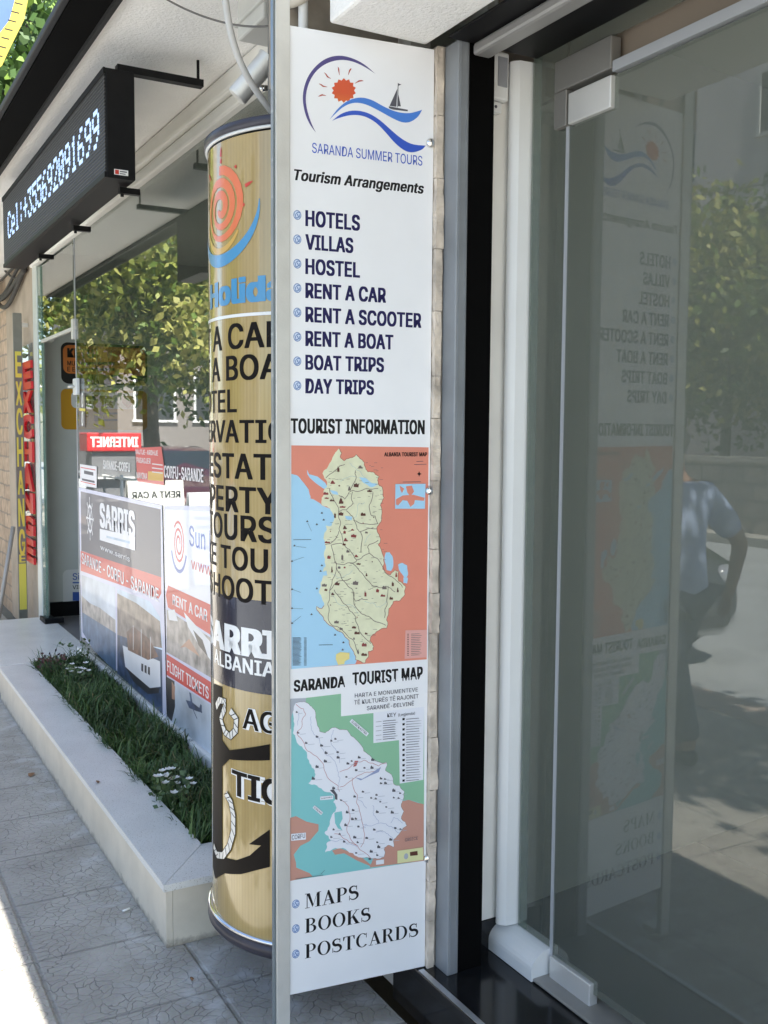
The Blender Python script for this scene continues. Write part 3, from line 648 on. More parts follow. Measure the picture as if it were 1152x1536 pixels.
for pts in ([(610, 250), (560, 200), (500, 150)], [(470, 520), (520, 520), (560, 420), (600, 410)], [(380, 880), (450, 910), (520, 860)], [(360, 1000), (430, 1080), (560, 1140)], [(600, 1060), (680, 1100), (740, 1060)], [(440, 270), (500, 240), (560, 250)], [(640, 620), (600, 680)]):
    k.line([k.px(*q(*p)) for p in rough(pts, .2, 3, False)], .0007, river)
for pts in ([(345, 250), (420, 190), (470, 160)], [(370, 320), (400, 400), (430, 470), (432, 580), (450, 620), (465, 690), (380, 690), (400, 780), (415, 815), (400, 900), (370, 990), (355, 1080), (360, 1180), (440, 1240), (520, 1310), (560, 1410)],
            [(430, 365), (470, 390), (500, 340), (520, 330), (620, 320), (690, 320)], [(520, 340), (525, 410), (480, 460), (430, 470)], [(480, 465), (520, 500), (545, 560), (565, 605), (680, 585)], [(655, 345), (630, 430), (640, 490), (670, 500), (690, 550), (540, 530)],
            [(430, 600), (400, 660), (340, 690)], [(465, 690), (520, 750), (550, 790), (630, 745), (620, 700), (690, 660)], [(400, 800), (450, 820), (520, 810), (550, 790)], [(630, 745), (700, 800), (730, 870), (780, 900), (850, 970)], [(520, 810), (600, 900), (650, 960), (740, 960), (800, 1000)],
            [(415, 815), (440, 880), (520, 980), (540, 1060), (620, 1050)], [(400, 985), (440, 1040), (500, 1120), (540, 1160), (560, 1240), (620, 1320), (640, 1340)], [(530, 1000), (530, 1080), (600, 1150), (660, 1190), (740, 1220)], [(755, 960), (750, 1080), (730, 1170)], [(370, 990), (420, 930), (510, 910)], [(540, 200), (545, 250), (500, 330)], [(570, 600), (575, 740)]):
    k.line([k.px(*q(*p)) for p in smooth(rough(pts, .16, 2, False), 1, False)], .0014, mp_road)
r2 = random.Random(3)
icons = [(427, 190, 10, 26), (390, 277, 22, 16), (433, 300, 8, 8), (545, 297, 24, 20), (500, 318, 14, 20), (632, 335, 22, 10), (345, 350, 22, 14), (350, 382, 20, 8), (445, 400, 22, 26), (385, 397, 20, 9), (455, 440, 28, 9), (405, 495, 9, 26), (445, 485, 22, 18), (590, 487, 22, 16), (470, 575, 18, 16), (520, 590, 16, 8), (468, 605, 12, 14), (528, 630, 26, 16), (475, 655, 18, 16), (612, 607, 12, 10), (465, 685, 14, 12), (355, 672, 24, 9), (490, 730, 14, 14), (365, 770, 16, 18), (453, 770, 10, 28), (545, 762, 16, 12), (432, 838, 13, 13), (468, 838, 9, 9), (560, 815, 20, 8), (385, 850, 8, 28), (612, 885, 9, 15), (335, 955, 24, 14), (345, 985, 14, 12), (420, 945, 22, 16), (540, 940, 26, 20), (390, 1012, 16, 12), (605, 1010, 9, 26), (685, 990, 14, 18), (730, 970, 20, 16), (720, 1022, 20, 12), (785, 945, 10, 22), (808, 885, 9, 22), (818, 985, 9, 22), (775, 1040, 16, 14), (572, 177, 22, 14), (415, 1197, 22, 14), (530, 1232, 20, 12), (445, 1240, 14, 12), (550, 1268, 24, 14), (610, 1272, 12, 10), (597, 1345, 22, 18), (530, 1305, 9, 10), (597, 1410, 26, 14), (557, 1390, 8, 20), (650, 800, 6, 6), (375, 600, 5, 5), (590, 545, 4, 9), (660, 508, 6, 5), (545, 975, 8, 5), (375, 1085, 7, 5), (550, 1165, 6, 5)]
k.lay += 1
for (x, y, wx, hy) in icons:
    a_, b_ = wx * .72, hy * .75; kind_ = r2.randrange(3)    # little houses, towers and statues
    if kind_ == 0: pts = [(x - a_, y + b_), (x - a_, y - b_ * .1), (x - a_ * .4, y - b_), (x + a_ * .1, y - b_ * .2), (x + a_ * .6, y - b_ * .5), (x + a_, y), (x + a_, y + b_)]
    elif kind_ == 1: pts = [(x - a_, y + b_), (x - a_ * .8, y + b_ * .2), (x - a_ * .5, y - b_ * .6), (x - a_ * .1, y - b_), (x + a_ * .4, y - b_ * .5), (x + a_ * .5, y + b_ * .1), (x + a_, y + b_ * .3), (x + a_ * .9, y + b_)]
    else: pts = [(x - a_, y + b_ * .8), (x - a_ * .9, y - b_ * .5), (x - a_ * .3, y - b_ * .6), (x, y - b_), (x + a_ * .4, y - b_ * .4), (x + a_, y - b_ * .5), (x + a_ * .8, y + b_)]
    lay = k.lay; k.ppoly(pts, r2.choice([mp_icon, mp_icon, mp_road, mat('map_icon_red', (.25, .04, .04), .45)]), q); k.lay = lay
for t in range(190):   # place names: short dashes of print
    x = r2.uniform(350, 730); y = r2.uniform(140, 1380)
    if y > 1080 and x > 660: continue
    if y > 1150 and x < 400: continue
    lay = k.lay; k.lay += 1; l = r2.uniform(8, 26); k.ppoly([(x, y), (x + l, y - .5), (x + l, y + 1.6), (x, y + 2)], mp_road, q); k.lay = lay
for (x, y) in ((138, 695), (122, 797), (122, 982), (122, 1107), (122, 1205), (222, 535), (285, 555), (250, 1147), (318, 480), (330, 525), (310, 862), (318, 825), (285, 977), (460, 1332), (455, 1380), (405, 1282)):
    lay = k.lay; k.ppoly([(x - 8, y + 4), (x, y - 8), (x + 9, y + 3), (x, y + 5)], ink_grey, q); k.lay = lay
for pts in ([(150, 700), (215, 708)], [(130, 795), (200, 770)], [(130, 985), (180, 1003)], [(130, 1108), (195, 1110)], [(128, 1200), (180, 1160)], [(225, 545), (250, 600)]): k.line([k.px(*q(*p)) for p in pts], .0006, ink_grey)
k.ppoly([(412, 1410), (440, 1395), (500, 1400), (500, 1440), (470, 1455), (465, 1475), (425, 1480), (410, 1440)], mat('map_corfu', (.78, .66, .25), .42), q)
leg = mat('map_legend', (.70, .36, .32), .42)
k.ppoly([(868, 1252), (1008, 1248), (1005, 1430), (862, 1440)], leg, q)
for t in range(13):
    k.ppoly([(905, 1275 + t * 11.5), (905 + r2.uniform(40, 85), 1273 + t * 11.5), (970, 1276 + t * 11.5), (905, 1279 + t * 11.5)], mp_road, q); k.ppoly([(880, 1275 + t * 11.5), (890, 1275 + t * 11.5), (890, 1280 + t * 11.5), (880, 1280 + t * 11.5)], mp_icon, q); k.lay -= 2
k.lay += 2
for t in range(24):
    k.ppoly([(125, 1300 + t * 7.8), (125 + r2.uniform(35, 60), 1299 + t * 7.8), (185, 1302 + t * 7.8), (125, 1303.5 + t * 7.8)], ink_grey, q); k.ppoly([(200, 1300 + t * 7.8), (218, 1300 + t * 7.8), (218, 1303 + t * 7.8), (200, 1303 + t * 7.8)], ink_grey, q); k.lay -= 2
k.lay += 2
k.ppoly([(802, 290), (1000, 288), (996, 452), (800, 452)], mp_sea, q)
for pts in ([(830, 300), (860, 320), (845, 350), (835, 330)], [(870, 305), (910, 300), (925, 340), (900, 370), (880, 345)], [(805, 390), (850, 365), (920, 360), (995, 380), (990, 400), (930, 395), (925, 420), (900, 440), (880, 400), (850, 395), (820, 430), (806, 425)]): k.ppoly(pts, mp_red, q)
k.ppoly([(958, 205), (964, 222), (958, 242), (952, 222)], ink_black, q); k.ppoly([(943, 223), (958, 216), (974, 223), (958, 230)], ink_black, q)
k.ptext('ALBANIA TOURIST MAP', 576, 684.5, 678.5, 640, ink_black, bold=.03)
for (x0, x1, y) in ((940, 985, 140), (925, 1005, 160), (850, 970, 275), (130, 248, 655), (298, 390, 1347)): k.ppoly([(x0, y), (x1, y - 2), (x1, y + 1), (x0, y + 3)], ink_grey, q)
k.build('country_map', board)

# the district map
t_sea = mat('map_teal', (.20, .52, .53), .42); t_green = mat('map_green', (.24, .48, .31), .42); t_brown = mat('map_brown', (.52, .27, .21), .42); t_grey = mat('map_grey', (.38, .41, .47), .42)
paper = mat('map_paper', (.74, .76, .82), .42)
k = bink(); q = lambda x, y: (410 + x / 4.431, 1000 + y / 4.431)
k.ppoly([(437, 1048), (636, 1042), (636, 1291), (436.5, 1321)], t_sea)
k.ppoly([(215, 208), (450, 180), (1002, 140), (1002, 920), (960, 900), (900, 885), (700, 900), (300, 500), (150, 330)], t_green, q)
k.ppoly([(112, 213), (218, 208), (215, 240), (150, 250), (120, 330), (118, 415), (112, 415)], t_grey, q)
k.ppoly([(450, 120), (1004, 60), (1004, 268), (665, 308), (450, 330)], wht, q)
k.ppoly([(665, 306), (1002, 266), (996, 752), (840, 777), (835, 488), (665, 508)], paper, q)
k.ppoly([(780, 930), (850, 895), (900, 885), (960, 905), (1000, 915), (1000, 1290), (640, 1335), (700, 1180)], t_brown, q)
k.ppoly([(112, 1005), (150, 993), (220, 1030), (300, 1048), (300, 1090), (240, 1160), (180, 1190), (135, 1250), (150, 1300), (152, 1335), (240, 1372), (260, 1393), (112, 1424)], t_brown, q)
k.ppoly([(390, 1222), (440, 1205), (530, 1240), (580, 1262), (650, 1318), (660, 1332), (560, 1290), (470, 1240), (410, 1250)], t_brown, q)
dist = [(150, 240), (190, 234), (245, 260), (275, 288), (285, 350), (308, 430), (345, 440), (390, 405), (490, 420), (545, 480), (600, 560), (650, 600), (690, 630), (752, 635), (745, 690), (795, 740), (800, 780), (872, 830), (860, 890), (850, 920), (868, 960), (850, 1010), (887, 1055), (840, 1105), (803, 1145), (800, 1200), (755, 1190), (735, 1215), (735, 1265), (690, 1277), (640, 1272), (580, 1268), (530, 1240), (440, 1208), (380, 1222), (345, 1235), (352, 1180), (382, 1155), (340, 1105), (370, 1060), (385, 1000), (400, 970), (420, 940), (398, 900), (415, 880), (400, 850), (340, 830), (290, 790), (233, 775), (270, 740), (275, 690), (240, 640), (225, 590), (190, 530), (150, 480), (130, 440), (140, 380), (130, 300)]
dist = rough(dist)
k.ppoly(dist, paper, q)
k.line([k.px(*q(*p)) for p in dist[:124]], .0008, mp_road)
k.ppoly([(405, 970), (455, 960), (460, 1010), (440, 1050), (460, 1090), (430, 1075), (410, 1040)], t_sea, q)
rr_ = mat('map_red_road', (.42, .12, .12), .45); rb_ = mat('map_blue_river', (.28, .33, .52), .45)
for pts in ([(150, 250), (200, 280), (215, 320), (190, 400), (155, 440), (200, 500), (225, 560), (300, 610), (350, 710), (430, 790), (440, 830)], [(440, 880), (500, 930), (510, 980), (490, 1100), (560, 1190), (600, 1230), (650, 1275)], [(530, 740), (560, 850), (570, 950), (600, 1090), (580, 1200)], [(440, 700), (540, 640), (600, 620), (660, 640), (700, 660), (750, 640)], [(440, 800), (540, 740), (620, 700), (700, 680)], [(405, 1110), (490, 1150), (560, 1190)]):
    k.line([k.px(*q(*p)) for p in smooth(rough(pts, .16, 2, False), 1, False)], .0011, rr_)
for pts in ([(250, 330), (270, 450), (320, 540), (410, 630), (430, 720), (430, 800)], [(400, 420), (380, 500), (420, 560), (440, 640)], [(660, 920), (680, 1000), (700, 1040), (780, 1060), (840, 1105)], [(590, 1050), (700, 1040)], [(780, 1040), (800, 1000), (860, 1040)], [(370, 1160), (440, 1150), (560, 1200)], [(590, 1080), (620, 1050)], [(680, 1100), (760, 1110), (800, 1150)], [(170, 300), (160, 390)], [(560, 880), (620, 940)]):
    k.line([k.px(*q(*p)) for p in rough(pts, .18, 3, False)], .0008, rb_)
k.ppoly([(540, 735), (590, 745), (640, 715), (690, 680), (715, 665), (700, 700), (640, 725), (580, 755)], rb_, q)
k.ppoly([(375, 820), (400, 815), (425, 850), (425, 885), (410, 880), (405, 850)], ink_grey, q)
k.ppoly([(540, 625), (565, 625), (550, 660), (530, 665)], rr_, q)
ic = [(155, 300), (165, 437), (218, 505), (290, 462), (320, 520), (385, 490), (412, 478), (350, 570), (427, 565), (430, 600), (495, 640), (520, 625), (570, 600), (660, 615), (605, 670), (655, 668), (550, 685), (290, 662), (265, 740), (485, 730), (715, 740), (742, 745), (745, 770), (715, 772), (400, 805), (595, 828), (540, 860), (685, 850), (680, 875), (650, 870), (710, 895), (800, 820), (842, 838), (800, 868), (832, 872), (750, 930), (790, 965), (690, 962), (530, 950), (490, 965), (525, 1010), (548, 1008), (480, 1050), (565, 1060), (540, 1130), (470, 1160), (620, 1135), (670, 1080), (690, 1165), (700, 1195), (780, 1145), (810, 1070), (845, 1078), (560, 1165), (550, 1235), (650, 1225), (690, 1250), (640, 1275), (385, 1130), (400, 1080), (450, 885), (440, 1110), (345, 625)]
for (x, y) in ic:
    lay = k.lay; f_ = r2.uniform(6, 11); pts = [(x - f_, y + f_), (x - f_, y - f_ * .2), (x - f_ * .3, y - f_ * r2.uniform(.7, 1.3)), (x + f_ * .3, y - f_ * .1), (x + f_ * .5, y - f_ * r2.uniform(.2, .9)), (x + f_, y + f_ * .1), (x + f_, y + f_)]
    k.ppoly(pts, ink_grey, q); l = r2.uniform(26, 48)
    k.ppoly([(x + 12, y + 11), (x + 12 + l, y + 7), (x + 12 + l, y + 9.5), (x + 12, y + 13.5)], t_grey, q); k.lay = lay
k.lay += 3
for t in range(9):
    lay = k.lay
    y = 352 + t * 15; k.ppoly([(727, y + 8), (727 + r2.uniform(70, 105), y), (815, y + 4), (727, y + 12)], ink_grey, q)
    if t % 2 == 0: k.ppoly([(680, y + 14), (718, y + 10), (718, y + 12), (680, y + 16)], ink_grey, q)
    k.lay = lay
for t in range(25):
    lay = k.lay
    y = 342 + t * 17; k.ppoly([(882, y + 5), (882 + r2.uniform(75, 108), y - 2), (970, y + 1), (882, y + 9)], ink_grey, q)
    if t % 2 == 0: k.ppoly([(857, y), (873, y - 2), (871, y + 13), (857, y + 14)], ink_black, q)
    k.lay = lay
k.ptext('HARTA E MONUMENTEVE', 532, 1046.3, 1040.3, 626.5, ink_grey, bold=.006)
k.ptext('TË KULTURËS TË RAJONIT', 531, 1056.8, 1050.6, 627.5, ink_grey, bold=.006)
k.ptext('SARANDË-DELVINË', 550, 1065.3, 1059.3, 620.5, ink_grey, bold=.006)
k.ptext('KEY', 580.5, 1075.8, 1070, 594, ink_grey, bold=.006); k.ptext('(Legjenda)', 597, 1074.3, 1070.2, 622, ink_grey, bold=.002)
def label(x, y, w_, h_, txt, bg_, slope=-.09):
    pts = [(x, y), (x + w_, y + slope * w_), (x + w_, y + h_ + slope * w_), (x, y + h_)]
    k.ppoly(pts, bg_, q); a = q(x + 5, y + h_ - 7); b_ = q(x + 5, y + 9); c_ = q(x + w_ - 6, y)
    k.ptext(txt, a[0], a[1], b_[1], c_[0], ink_grey, bold=.01)
label(117, 1110, 98, 46, 'CORFU', paper); label(868, 1132, 96, 36, 'GREECE', t_brown); label(310, 862, 86, 24, 'SARANDA', paper)
def slant(x0, y0, x1, y1, wd, txt):
    a = Vector(k.px(*q(x0, y0))); b_ = Vector(k.px(*q(x1, y1))); d = (b_ - a); l = d.length; d.normalize(); n_ = Vector((-d.y, d.x))
    k.poly([tuple(a - n_ * wd), tuple(b_ - n_ * wd), tuple(b_ + n_ * wd), tuple(a + n_ * wd)], paper)
    vs, fs = glyphs(txt, .01); y0_, y1_ = caph(.01); xm = max(v[0] for v in vs)
    k.faces([tuple(a + d * (l * .06 + v[0] / xm * l * .88) + n_ * ((v[1] - y0_) / (y1_ - y0_) - .5) * wd * 1.2) for v in vs], fs, ink_grey, reps(.01))
slant(513, 355, 625, 452, .0048, 'GJIROKASTRA'); slant(266, 928, 322, 976, .004, 'IONIAN')
k.ppoly([(822, 1222), (992, 1198), (995, 1282), (822, 1305)], mat('map_yellow_box', (.68, .68, .36), .42), q)
a, b = k.px(*q(880, 1258)); k.ell(a, b, .006, .008, t_grey); k.ppoly([(905, 1230), (955, 1222), (958, 1250), (907, 1256)], mp_icon, q)
k.ppoly([(680, 1285), (733, 1278), (733, 1308), (680, 1314)], paper, q)
for x0, x1, y in ((145, 330, 1395), (315, 340, 1362)): k.ppoly([(x0, y + 12), (x1, y - 14), (x1, y - 11), (x0, y + 15)], ink_grey, q)
k.build('district_map', board)
mline = MB()
for (x, y) in ((645, 215), (644, 736), (641, 1287)):
    d = ray(x, y); t = (BL - EYE).dot(bn) / d.dot(bn); c = EYE + d * t
    s_ = MB(); rings = []
    for (r_, h_) in ((.0115, 0), (.0115, .004), (.0105, .007), (.007, .0095), (.0002, .0105)):
        rings.append([s_.bm.verts.new(c + bn * (.0005 + h_) + bu * r_ * cos(2 * pi * t_ / 24) + V * r_ * sin(2 * pi * t_ / 24)) for t_ in range(24)])
    for a in range(4):
        for b_ in range(24):
            f_ = s_.bm.faces.new((rings[a][b_], rings[a][(b_ + 1) % 24], rings[a + 1][(b_ + 1) % 24], rings[a + 1][b_])); f_.smooth = True
    s_.build('mirror_screw', steel, board)

# ---- metal post at the board's edge
post = thing('metal_post', 'slim pale aluminium post along the left edge of the white information board', 'post', (.95, 2.21, 0))
b = MB(); b.box(.9365, .9725, 2.192, 2.212, 0.004, 2.848, alu, bev=.0015); b.build('profile', parent=post)
b = MB(); b.box(.9315, .9355, 2.196, 2.21, .01, 2.846, mat('post_edge_seal', (.16, .19, .20), .2, coat=.4)); b.build('edge_strip', parent=post)
b = MB(); b.box(.92, .985, 2.214, 2.26, .001, .02, alu); b.build('foot', parent=post)

# ---- advertising column
DC = Vector((1.237, 2.545)); DR = .322; DZ0, DZ1 = .225, 2.298
col = thing('advertising_column', 'round bamboo patterned advertising column standing behind the metal post', 'advertising column', (DC.x, DC.y, 0))
def bamboo():
    m = bpy.data.materials.new('bamboo_film'); m.use_nodes = True; n = m.node_tree; p = n.nodes['Principled BSDF']; L = n.links.new; N = n.nodes.new
    tc = N('ShaderNodeTexCoord'); sp = N('ShaderNodeSeparateXYZ'); L(tc.outputs['UV'], sp.inputs[0])
    wv = N('ShaderNodeTexWave'); wv.bands_direction = 'X'; wv.inputs['Scale'].default_value = 28; wv.inputs['Distortion'].default_value = .25; L(tc.outputs['UV'], wv.inputs['Vector'])
    mp_ = N('ShaderNodeMapping'); mp_.inputs['Scale'].default_value = (55, 1.2, 1); L(tc.outputs['UV'], mp_.inputs[0])
    nz = N('ShaderNodeTexNoise'); nz.inputs['Scale'].default_value = 1; nz.inputs['Detail'].default_value = 6; L(mp_.outputs[0], nz.inputs['Vector'])
    cr = N('ShaderNodeValToRGB'); cr.color_ramp.elements[0].position = .28; cr.color_ramp.elements[1].position = .72
    cr.color_ramp.elements[0].color = (.36, .25, .085, 1); cr.color_ramp.elements[1].color = (.43, .315, .12, 1); L(nz.outputs['Fac'], cr.inputs[0])
    mx = N('ShaderNodeMix'); mx.data_type = 'RGBA'; mx.blend_type = 'MULTIPLY'; mx.inputs[0].default_value = .09; L(cr.outputs[0], mx.inputs[6]); L(wv.outputs['Color'], mx.inputs[7])
    L(mx.outputs[2], p.inputs['Base Color']); p.inputs['Roughness'].default_value = .2; p.inputs['Coat Weight'].default_value = 1.0; p.inputs['Coat Roughness'].default_value = .04
    return m
bm_ = bmesh.new(); uvl = bm_.loops.layers.uv.new('UVMap'); NS = 96; rg = []
for z in (DZ0, DZ1): rg.append([bm_.verts.new((DC.x + DR * cos(2 * pi * t / NS), DC.y + DR * sin(2 * pi * t / NS), z)) for t in range(NS)])
for t in range(NS):
    f_ = bm_.faces.new((rg[0][t], rg[0][(t + 1) % NS], rg[1][(t + 1) % NS], rg[1][t])); f_.smooth = True
    for l_, (uu, vv) in zip(f_.loops, ((t, 0), (t + 1, 0), (t + 1, 1), (t, 1))): l_[uvl].uv = (uu / NS * 2 * pi * DR, vv * (DZ1 - DZ0))
me = bpy.data.meshes.new('drum'); bm_.to_mesh(me); bm_.free(); me.materials.append(bamboo()); o = bpy.data.objects.new('drum', me); COL.objects.link(o); adopt(o, col)
dark_rim = mat('dark_rim', (.035, .033, .045), .35, var=.1)
c3 = (DC.x, DC.y, 0)
MB().lathe([(0, DZ1 + .036), (DR + .006, DZ1 + .036), (DR + .009, DZ1 + .033), (DR + .009, DZ1 + .013), (DR + .004, DZ1 + .012), (0, DZ1 + .012)], c3, seg=96).build('top_cap', dark_rim, col)
MB().lathe([(DR - .02, DZ1 + .0115), (DR + .006, DZ1 + .0115), (DR + .006, DZ1 + .006), (DR + .0005, DZ1 + .005)], c3, seg=96).build('top_trim', pvc, col)
MB().lathe([(0, DZ0 - .045), (DR + .004, DZ0 - .045), (DR + .012, DZ0 - .035), (DR + .012, DZ0 - .012), (DR + .002, DZ0 - .008), (0, DZ0 - .008)], c3, seg=96).build('base_rim', dark_rim, col)
MB().lathe([(DR + .002, DZ0 - .0075), (DR + .010, DZ0 - .0075), (DR + .010, DZ0 + .002), (DR + .0005, DZ0 + .002)], c3, seg=96).build('base_trim', steel, col)
MB().lathe([(.09, .002), (.09, DZ0 - .046)], c3, seg=32).build('pedestal', black_metal, col)
MB().box(DC.x - .16, DC.x - .10, DC.y - .03, DC.y + .03, DZ1 + .049, 2.848).build('hanger', mat('dark_hanger', (.16, .16, .15), .5), col)
A0 = atan2(-DC.y, -DC.x)    # the side that faces the street corner
def dmap(a, b, h):
    t = A0 + a / DR; return Vector((DC.x + (DR + .0002 + h) * cos(t), DC.y + (DR + .0002 + h) * sin(t), b))
def dpx(px, py):
    d = ray(px, py); ox, oy = EYE.x - DC.x, EYE.y - DC.y
    a = d.x ** 2 + d.y ** 2; b = 2 * (ox * d.x + oy * d.y); c = ox * ox + oy * oy - DR * DR; D = b * b - 4 * a * c
    if D < 0: D = 0
    t = (-b - sqrt(D)) / (2 * a); p = EYE + d * t; an = atan2(p.y - DC.y, p.x - DC.x) - A0
    an = (an + pi) % (2 * pi) - pi
    return an * DR, p.z
k = Ink((0, 0, 0), (1, 0, 0), (0, 1, 0), mapper=dmap, step=.00006)
def drow(txt, ch, px, yb, yt, m, bold=.012, wide=1.07, lay=None):
    """the row txt with the left edge of its character number ch at pixel px"""
    a, z0 = dpx(px, yb); _, z1 = dpx(px, yt); cap = z1 - z0; bold = bold * 1.3 + .008
    vs, fs = glyphs(txt, bold); y0, y1 = caph(bold); sc = cap / (y1 - y0)
    pre = glyphs(txt[:ch].replace(' ', 'i') + 'I', bold)[0] if ch else [(0, 0)]
    x0 = max(v[0] for v in pre) - .12 if ch else min(v[0] for v in vs)
    l0 = k.lay; k.faces([(a + (v[0] - x0) * sc * wide, z0 + (v[1] - y0) * sc) for v in vs], fs, m, reps(bold)); k.lay = lay or l0
ink_brown = mat('ink_brown_black', (.007, .005, .004), .5, spec=.12)
for args in (('RENT A CAR', 7, 347, 524, 486), ('RENT A BOAT', 7, 343, 571, 534), ('HOTEL', 3, 331, 619, 585), ('RESERVATION', 6, 345, 664, 630), ('REAL ESTATE', 6, 324, 716, 679), ('PROPERTY', 3, 318, 763, 726), ('TOURS', 2, 342, 809, 771), ('BIKE TOURS', 6, 354, 855, 820), ('PARASHOOT', 6, 338, 898, 863)):
    drow(*args, ink_brown)
a0_, zb0 = dpx(400, 1042); _, zt0 = dpx(400, 902)
navy_film = mat('navy_film', (.018, .018, .032), .22, coat=.5)
k.rect(-DR * 2.2, zb0, DR * 1.6, zt0, navy_film)
filmw = mat('film_white', (.78, .78, .76), .3, coat=.4)
drow('SARRIS', 2, 346, 979, 937, filmw, bold=.034, wide=1.15); drow('ALBANIA', 2, 341, 1003, 981, filmw, bold=.012)
drow('AGENCY', 0, 364, 1093, 1060, filmw, bold=.045); k.lay += 12; drow('AGENCY', 0, 364.6, 1092, 1061, ink_brown, bold=.006)
k.lay -= 12; drow('TICKETS', 0, 347, 1192, 1152, filmw, bold=.06); k.lay += 12; drow('TICKETS', 0, 348.4, 1190.5, 1153.5, ink_brown, bold=.018)
_, zl = dpx(400, 470); k.rect(-DR * 2.2, zl - .004, DR * 1.6, zl + .004, filmw)
sky_b = mat('film_blue', (.06, .27, .50), .3, coat=.4); ora = mat('film_orange', (.72, .17, .07), .3, coat=.4); redf = mat('film_red', (.55, .045, .03), .3, coat=.4); yelf = mat('film_amber', (.60, .36, .09), .3, coat=.4)
a1, zc = dpx(314, 455); _, zc2 = dpx(314, 420); drow('Holiday', 2, 358, 455, 417, sky_b, bold=.035, wide=1.2)
sa, sz = dpx(331, 312)
sp_ = []
for t in range(60):
    th = radians(200 + t * 16.5); rr = .012 + .083 * t / 59; sp_.append((sa + rr * cos(th) * 1.0, sz + rr * sin(th) * 1.0))
k.line(sp_, [.010 + .014 * abs(sin(t * .14)) for t in range(60)], ora)
k.line([(sa + .095 * cos(radians(t)), sz - .012 + .098 * sin(radians(t))) for t in range(190, 330, 8)], [.004 + .012 * sin(pi * i / 18) for i in range(18)], yelf)
sw = [(sa + .15 * cos(radians(t)), sz + .0 + .135 * sin(radians(t))) for t in range(205, 362, 6)]
k.line(sw, [.002 + .030 * sin(pi * (i / 26) ** .8) for i in range(len(sw))], sky_b)
for (an, r0, r1) in ((88, .112, .125), (88, .128, .152), (20, .112, .138), (-4, .098, .104), (130, .11, .135), (52, .112, .12)):
    ca, sa_ = cos(radians(an)), sin(radians(an)); k.line([(sa + r0 * ca, sz + r0 * sa_), (sa + (r0 + r1) / 2 * ca, sz + (r0 + r1) / 2 * sa_), (sa + r1 * ca, sz + r1 * sa_)], [.010, .008, .002], redf)
# anchor and rope print at the foot
def dpts(pts): return [dpx(*p) for p in pts]
k.poly(dpts([(321, 1025), (334, 1030), (334, 1110), (345, 1125), (405, 1116), (405, 1140), (345, 1139), (334, 1150), (334, 1290), (324, 1318), (320, 1300)]), ink_brown)
k.poly(dpts([(330, 1283), (355, 1290), (375, 1283), (392, 1268), (374, 1266), (405, 1244), (405, 1300), (385, 1305), (362, 1311), (338, 1310), (324, 1318)]), ink_brown)
rope = mat('rope_print', (.72, .70, .64), .35, coat=.4)
def ropeline(pts, w_):
    P = dpts(pts); k.line(P, w_ * 1.25, ink_brown); k.line(P, w_, rope)
    for i in range(len(P) - 1):
        for f_ in (.0, .5):
            a = Vector(P[i]).lerp(Vector(P[i + 1]), f_); d = Vector(P[i + 1]) - Vector(P[i]); d.normalize(); n_ = Vector((-d.y, d.x))
            k.line([tuple(a - n_ * w_ * .5 - d * w_ * .3), tuple(a + n_ * w_ * .5 + d * w_ * .3)], .0022, ink_brown)
ropeline([(325, 1060), (330, 1050), (338, 1052), (337, 1064), (332, 1078), (338, 1098), (346, 1104), (354, 1096), (355, 1078), (346, 1066)], .018)
ropeline([(340, 1190), (347, 1202), (351, 1222), (351, 1248), (345, 1270), (336, 1283), (327, 1282), (322, 1268)], .018)
k.build('printed_film', col)

# ---- LED message box
led = thing('led_sign', 'long black scrolling message box showing a phone number under the canopy', 'led sign', (.9, 4.5, 2.4))
LX, LY0, LY1, LZ0, LZ1 = .85, 3.42, 5.55, 2.40, 2.755
b = MB(); b.box(LX + .004, .95, LY0, LY1, LZ0, LZ1, black_metal, bev=.003); b.box(LX - .004, LX + .004, LY0, LY1, LZ1 - .02, LZ1, black_metal); b.box(LX - .004, LX + .004, LY0, LY1, LZ0, LZ0 + .018, black_metal); b.build('case', parent=led)
def louvre():
    m = bpy.data.materials.new('led_louvre'); m.use_nodes = True; n = m.node_tree; p = n.nodes['Principled BSDF']; L = n.links.new; N = n.nodes.new
    g = N('ShaderNodeTexCoord'); wv = N('ShaderNodeTexWave'); wv.bands_direction = 'Z'; wv.inputs['Scale'].default_value = 26; L(g.outputs['Object'], wv.inputs['Vector'])
    cr = N('ShaderNodeValToRGB'); cr.color_ramp.elements[0].color = (.008, .008, .008, 1); cr.color_ramp.elements[1].color = (.055, .055, .053, 1); L(wv.outputs['Color'], cr.inputs[0]); L(cr.outputs[0], p.inputs['Base Color'])
    p.inputs['Roughness'].default_value = .6
    bp = N('ShaderNodeBump'); bp.inputs['Strength'].default_value = .6; bp.inputs['Distance'].default_value = .01; L(wv.outputs['Fac'], bp.inputs['Height']); L(bp.outputs[0], p.inputs['Normal'])
    return m
MB().box(LX, LX + .0035, LY0 + .004, LY1 - .004, LZ0 + .019, LZ1 - .021).build('screen', louvre(), led)
F57 = {'C': '01110 10001 10000 10000 10000 10001 01110', 'e': '00000 00000 01110 10001 11111 10000 01110', 'l': '01100 00100 00100 00100 00100 00100 01110', ':': '00000 00100 00100 00000 00100 00100 00000', '+': '00000 00100 00100 11111 00100 00100 00000',
       '0': '01110 10001 10011 10101 11001 10001 01110', '1': '00100 01100 00100 00100 00100 00100 01110', '2': '01110 10001 00001 00010 00100 01000 11111', '3': '11111 00010 00100 00010 00001 10001 01110', '5': '11111 10000 11110 00001 00001 10001 01110', '6': '00110 01000 10000 11110 10001 10001 01110', '9': '01110 10001 10001 01111 00001 00010 01100'}
msg = 'Cel:+355692091699'
ledm = mat('led_glow', (.3, .4, .6), .4, emit=(.45, .64, 1.0), es=.27)
